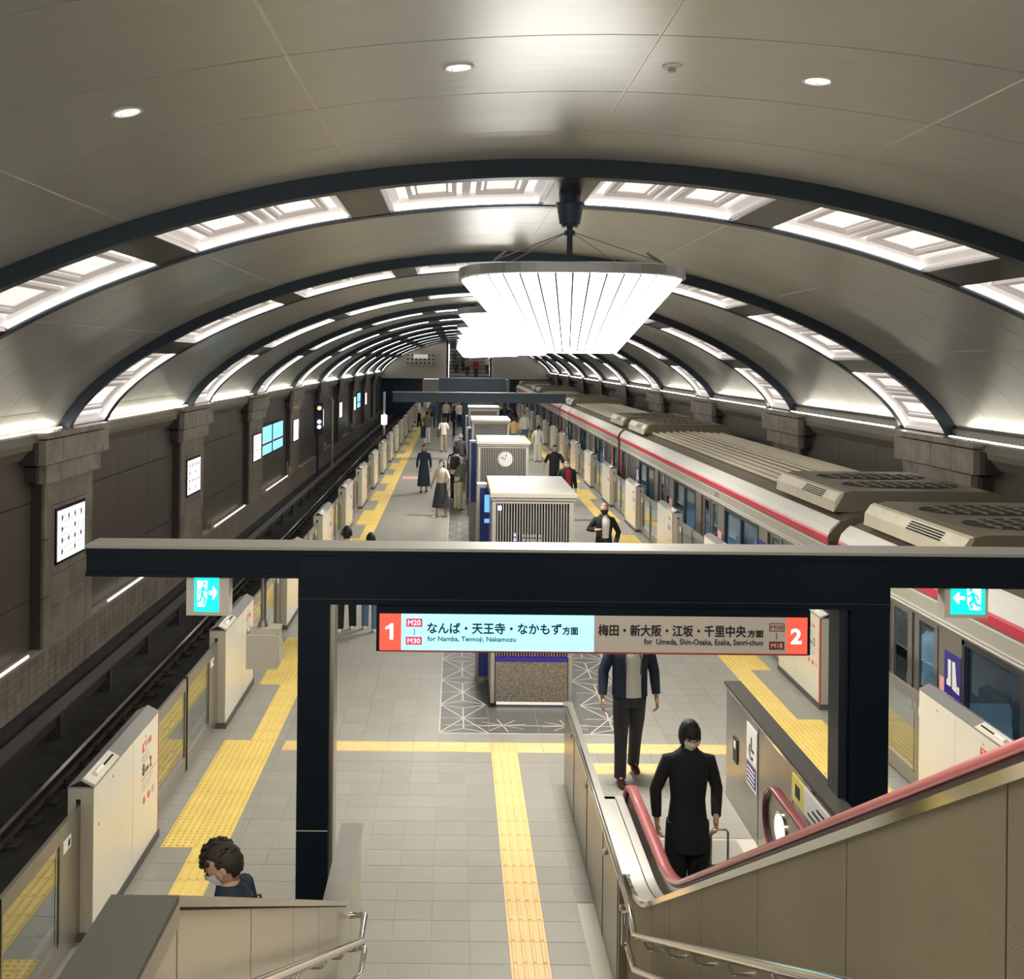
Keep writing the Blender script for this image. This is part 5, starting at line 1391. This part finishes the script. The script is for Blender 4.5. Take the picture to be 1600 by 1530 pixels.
# woman at the escalator with suitcase
x,y=1.87,8.3
person('person','woman in black with white mask looking down, holding a suitcase at the escalator',x,y,1.66,0,Z0=.008,fem=True,detail=True,head=(.22,.12),lean=.05,top=('c_black',),bottom=('widepants','c_black'),hair=('bob','hairb'),mask='mask',sleeve='long',hem=.66,wide=.95,
       arms={0:((-.26,.02,1.12),(-.25,.00,.90)),1:((.24,.04,1.13),(.19,-.16,.985))})
sc=thing('suitcase','black suitcase with raised telescopic handle held by the woman at the escalator','suitcase',(x+.19,y-.26,.01))
cx,cy=x+.19,y-.25
Bx('shell','case',cx-.16,cx+.16,cy-.12,cy+.10,.06,.60,sc,c=.02)
b=MB(); b.tube([(cx-.065,cy,.58),(cx-.065,cy,.885),(cx-.05,cy,.905),(cx+.05,cy,.905),(cx+.065,cy,.885),(cx+.065,cy,.58)],.009,8); b.build('telescopic_handle','chrome',sc)
for dx in (-.13,.13): 
    b=MB(); b.tube([(cx+dx-.015,cy-.08,.037),(cx+dx+.015,cy-.08,.037)],.028,10); b.build('wheel','darkrubber',sc)
b=MB(); b.box(cx-.17,cx+.17,cy-.01,cy+.0,.08,.58); b.build('zip_seam','gatecap',sc)
# man below the left parapet
person('person','dark-haired man in navy shirt and white mask looking down beside the left parapet',-1.14,5.85,1.80,-PI/2,fem=False,detail=True,head=(.38,0),lean=.16,top=('c_navy',),bottom=('pants','c_dgrey'),hair=('short','hairbr'),mask='mask',sleeve='short')
bp=thing('backpack','black backpack on the man beside the left parapet','backpack',(-1.05,5.85,1.1))
Bx('pack_body','bag',-1.15,-.99,5.72,5.98,1.02,1.42,bp,c=.03)
b=MB(); b.tube([(-1.10,5.85,1.40),(-1.09,5.85,1.49),(-1.06,5.85,1.50),(-1.04,5.85,1.41)],.009,6); b.build('top_loop','bag',bp)
# pair behind the gantry beam at the left
x,y=gp(541,985); person('person','man in white shirt with black bag strap, seen from behind at the left gates',x,y,1.71,PI,top=('c_white',),bottom=('pants','c_black'),shoes='shoew',hair=('short','hairb'),legs=(.1,-.1),sleeve='short')
x,y=gp(578,985); person('person','person with long black hair seen from behind beside the man in white',x,y,1.60,PI,fem=True,top=('c_white',),bottom=('pants','c_denim'),shoes='shoew',hair=('long','hairb'),legs=(-.08,.12))
# woman in black jacket and white tee
v=(787-560); s=(v-2.3)/(H-1.66); Y=F/s; X=(944-712+2.3)/s
person('person','stout woman in black jacket over white t-shirt and black mask right of the kiosk',X,Y,1.66,.05,fem=True,top=('c_white',),openj='c_black',bottom=('skirt','c_black'),hair=('bun','hairl'),mask='maskd',legs=(.1,-.1),wide=1.0,hem=.84,
       arms={0:((-.30,.05,1.16),(-.20,-.16,1.20)),1:((.31,.05,1.12),(.22,-.12,.92))})
def byhead(px,py,h):
    u=px-VX;v=py-VY; v2=v-ROLL*u; s=v2/(H-h); return (u+ROLL*v)/s, F/s
x,y=byhead(866.5,695.6,1.72); person('person','man in black t-shirt walking forward behind the nearest kiosk',x,y,1.72,0,top=('c_black',),bottom=('pants','c_black'),sleeve='elbow',legs=(.1,-.1),lift=(0,.02),arms={0:((-.29,.05,1.14),(-.33,-.02,.93)),1:((.29,.05,1.14),(.30,-.1,.93))})
x,y=byhead(886,718,1.70); person('person','person with white mask, crimson top and dark jacket right of the kiosks',x,y,1.70,.1,top=('c_red',),openj='c_black',bottom=('pants','c_black'),mask='mask',legs=(.05,-.1))
x,y=gp(662,769); person('person','woman in long navy dress with white collar walking on the left',x,y,1.58,0,fem=True,top=('c_navy',),bottom=('dress','c_navy'),legs=(.08,-.06),hair=('long','hairb'),shoes='shoe')
x,y=gp(689,807); person('person','woman in cream blouse, white mask and dark wide skirt',x,y,1.60,-.5,fem=True,top=('c_cream',),bottom=('skirt','c_dgrey'),legs=(.12,-.12),hair=('long','hairb'),shoes='shoew',mask='mask',sleeve='elbow',wide=1.0,arms={0:((-.27,.06,1.16),(-.33,.02,.96)),1:((.27,.0,1.15),(.30,-.08,.93))})
x,y=gp(711,782); person('person','person in white shirt and navy dungarees, back turned, by the second kiosk',x,y,1.66,PI-.5,top=('c_white',),bottom=('pants','c_navy'),shoes='shoew',lean=.15,sleeve='short')
x,y=gp(722,796); x-=.12; person('person','person in olive top and cream wide trousers bending towards the kiosk screen',x,y,1.60,PI/2+.6,fem=True,top=('c_olive',),bottom=('widepants','c_cream'),shoes='shoew',lean=.42,hair=('short','hairg'))
x,y=byhead(719,677,1.66); person('person','stooping person in charcoal top with short grey-brown hair left of the third kiosk',x,y,1.62,PI-.2,top=('c_dgrey',),bottom=('pants','c_dgrey'),hair=('short','hairg'),lean=.2)
x,y=gp(706,785); person('person','person in black with dark hair leaning behind the dungarees wearer',x+.1,y+1.6,1.62,PI,top=('c_black',),bottom=('pants','c_black'),lean=.2)
x,y=gp(693,706); person('person','woman with long dark hair, white blouse and khaki trousers',x,y,1.66,PI-.15,fem=True,top=('c_white',),bottom=('widepants','c_khaki'),hair=('long','hairb'),legs=(.1,-.1),sleeve='elbow')
x,y=gp(667,694); person('person','person in olive waistcoat and white trousers carrying a navy bag',x,y,1.72,PI,top=('c_olive',),bottom=('pants','c_white'),hair=('short','hairb'),sleeve='short',legs=(.05,-.05))
b=thing('shoulder_bag','long navy bag hanging beside the waistcoat wearer','bag',(x-.2,y-.1,.5)); Bx('bag_body','c_navy',x-.32,x-.05,y-.28,y-.16,.35,.95,b,c=.03); q=MB(); q.tube([(x-.3,y-.22,.94),(x-.1,y-.22,1.4),(x-.08,y-.22,.94)],.015,5); q.build('strap','c_black',b)
bpk=thing('backpack','dark backpack on the dungarees wearer near the second kiosk','backpack',(0,33.3,1.1))
x,y=gp(711,782); bpk.location=(x-.02,y-.22,1.15); Bx('pack_body','bag',x-.17,x+.13,y-.32,y-.14,1.02,1.42,bpk,c=.04); q=MB(); q.tube([(x-.02,y-.24,1.41),(x-.02,y-.24,1.48),(x+.04,y-.24,1.41)],.012,5); q.build('top_loop','bag',bpk)
x,y=gp(655,666); person('person','man in white shirt and black trousers standing by the far left gates',x,y,1.74,PI/2,top=('c_white',),bottom=('pants','c_black'),legs=(.1,-.1),sleeve='elbow')
x,y=gp(682,668); person('person','person in blue shirt and jeans seen from behind in the far crowd',x,y,1.74,PI,top=('c_blue',),bottom=('pants','c_denim'),legs=(.06,-.06))
x,y=gp(709,680); person('person','person in navy with black trousers standing at the edge of the far crowd',x,y,1.70,PI/2,top=('c_navy',),bottom=('pants','c_black'))
crowd=[(676,664,'c_grey','c_black','hairb','grey top'),(690,660,'c_navy','c_dgrey','hairb','navy top left of centre'),(697,666,'c_cream','c_dgrey','hairbr','cream top'),(703,659,'c_dgrey','c_black','hairb','charcoal top'),
 (711,662,'c_pink','c_denim','hairb','pink top'),(718,668,'c_white','c_navy','hairb','white top and navy trousers'),(721,660,'c_black','c_black','hairbr','black clothes at the right of the crowd'),(714,655,'c_grey','c_khaki','hairg','grey top and khaki trousers'),
 (672,648,'c_navy','c_black','hairb','dark navy jacket'),(679,646,'c_white','c_dgrey','hairb','white top and dark trousers'),(693,645,'c_cream','c_navy','hairbr','cream top and navy trousers'),(700,648,'c_black','c_denim','hairb','black top and jeans'),(707,646,'c_orange','c_dgrey','hairb','salmon top'),(716,646,'c_white','c_black','hairb','white top and black trousers'),(723,650,'c_blue','c_denim','hairb','blue top and jeans'),(727,644,'c_pink','c_white','hairbr','pink top and white trousers'),
 (668,655,'c_white','c_khaki','hairb','white top and khaki trousers'),(685,652,'c_blue','c_black','hairb','steel blue top')]
for i,(px,py,t_,bt,hc,d) in enumerate(crowd):
    x,y=gp(px,py); person('person','distant person with %s in the crowd'%d,x,y,1.66+.02*(i%4),PI*(i%3)+.3,top=(t_,),bottom=('pants',bt),hair=('short' if i%2 else 'long',hc),group='distant crowd on the left of the platform')
# right side group
x,y=gp(840,722); person('person','woman with dark ponytail in white clothes beside the right gates',x,y,1.62,PI-.3,fem=True,top=('c_white',),bottom=('widepants','c_white'),hair=('pony','hairb'),lean=.12)
x,y=byhead(820,645,1.72); person('person','person in white shirt and blue jeans behind the woman in white',x,y,1.72,.2,top=('c_white',),bottom=('pants','c_denim'))
x,y=byhead(803,652,1.60); person('person','person in mustard top sitting low beside the third kiosk',x,y,1.6,PI,top=('c_mustard',),bottom=('pants','c_denim'),hair=('short','hairbr'))
x,y=byhead(797,640,1.72); person('person','person in navy jacket standing beside the third kiosk',x,y,1.72,PI,top=('c_navy',),bottom=('pants','c_dgrey'))
x,y=byhead(795,636,1.64); person('person','person in salmon t-shirt behind the navy jacket wearer',x-.1,y+2,1.64,PI/2,top=('c_orange',),bottom=('pants','c_black'))
x,y=byhead(788,632,1.72); person('person','distant person in dark coat and white shirt right of the farthest kiosk',x,y,1.72,0,top=('c_white',),openj='c_navy',bottom=('pants','c_black'))
x,y=byhead(812,646,1.72); person('person','distant slim person in black between the right gates and kiosks',x,y+6,1.72,PI,top=('c_black',),bottom=('pants','c_black'))
# people on the far stairs
for i,(dx,z_,t_,d) in enumerate(((-.1,3,'c_denim','denim top'),(.5,4,'c_grey','grey top'),(1.0,5,'c_white','white top'),(.9,2,'c_khaki','khaki top'),(-.3,6,'c_grey','grey coat'),(2.8,3,'c_white','white t-shirt at the right rail'),(1.7,1,'c_red','crimson top'))):
    k_=14+z_; person('person','tiny distant person in %s on the far staircase'%d,.2+dx,92+.42*k_+.2,1.68,PI if i%2 else 0,Z0=.17*(k_+1),top=(t_,),bottom=('pants','c_dgrey'),group='people on the far staircase')
# passengers inside the train
for i,(x,y,t_,rot,lab) in enumerate(((5.50,12.75,'c_black',-.4,'passenger in black behind the door glass of the nearest car'),(5.50,12.05,'c_white',PI,'passenger with pale sleeve behind the second door pane of the nearest car'),(5.8,10.6,'c_blue',PI/2,'passenger with greyish hat in blue inside the near car window'),(5.55,17.5,'c_white',.5,'passenger in white inside the second car near its end door'),(5.6,20.0,'c_blue',PI/2,'passenger in pale blue at the window of the second car'),(5.55,22.3,'c_white',PI/2,'passenger in white behind the second door of the second car'))):
    person('person',lab,x,y,1.62,rot,top=(t_,),bottom=('pants','c_dgrey'))
# ------------------------------------------------------------------ room lights of the platform (under the chandeliers)
for k in range(5):
    L=lamp('chandelier_light','AREA',(1.22,11.35+9*k,4.54),260,color=(1,.96,.88),shape='DISK',size=.9)
L=lamp('landing_fill','AREA',(.6,3.0,5.95),150,color=(1,.93,.80),shape='RECTANGLE',size=2.5,size_y=1.2)  # unseen fill added to brighten the stair foreground
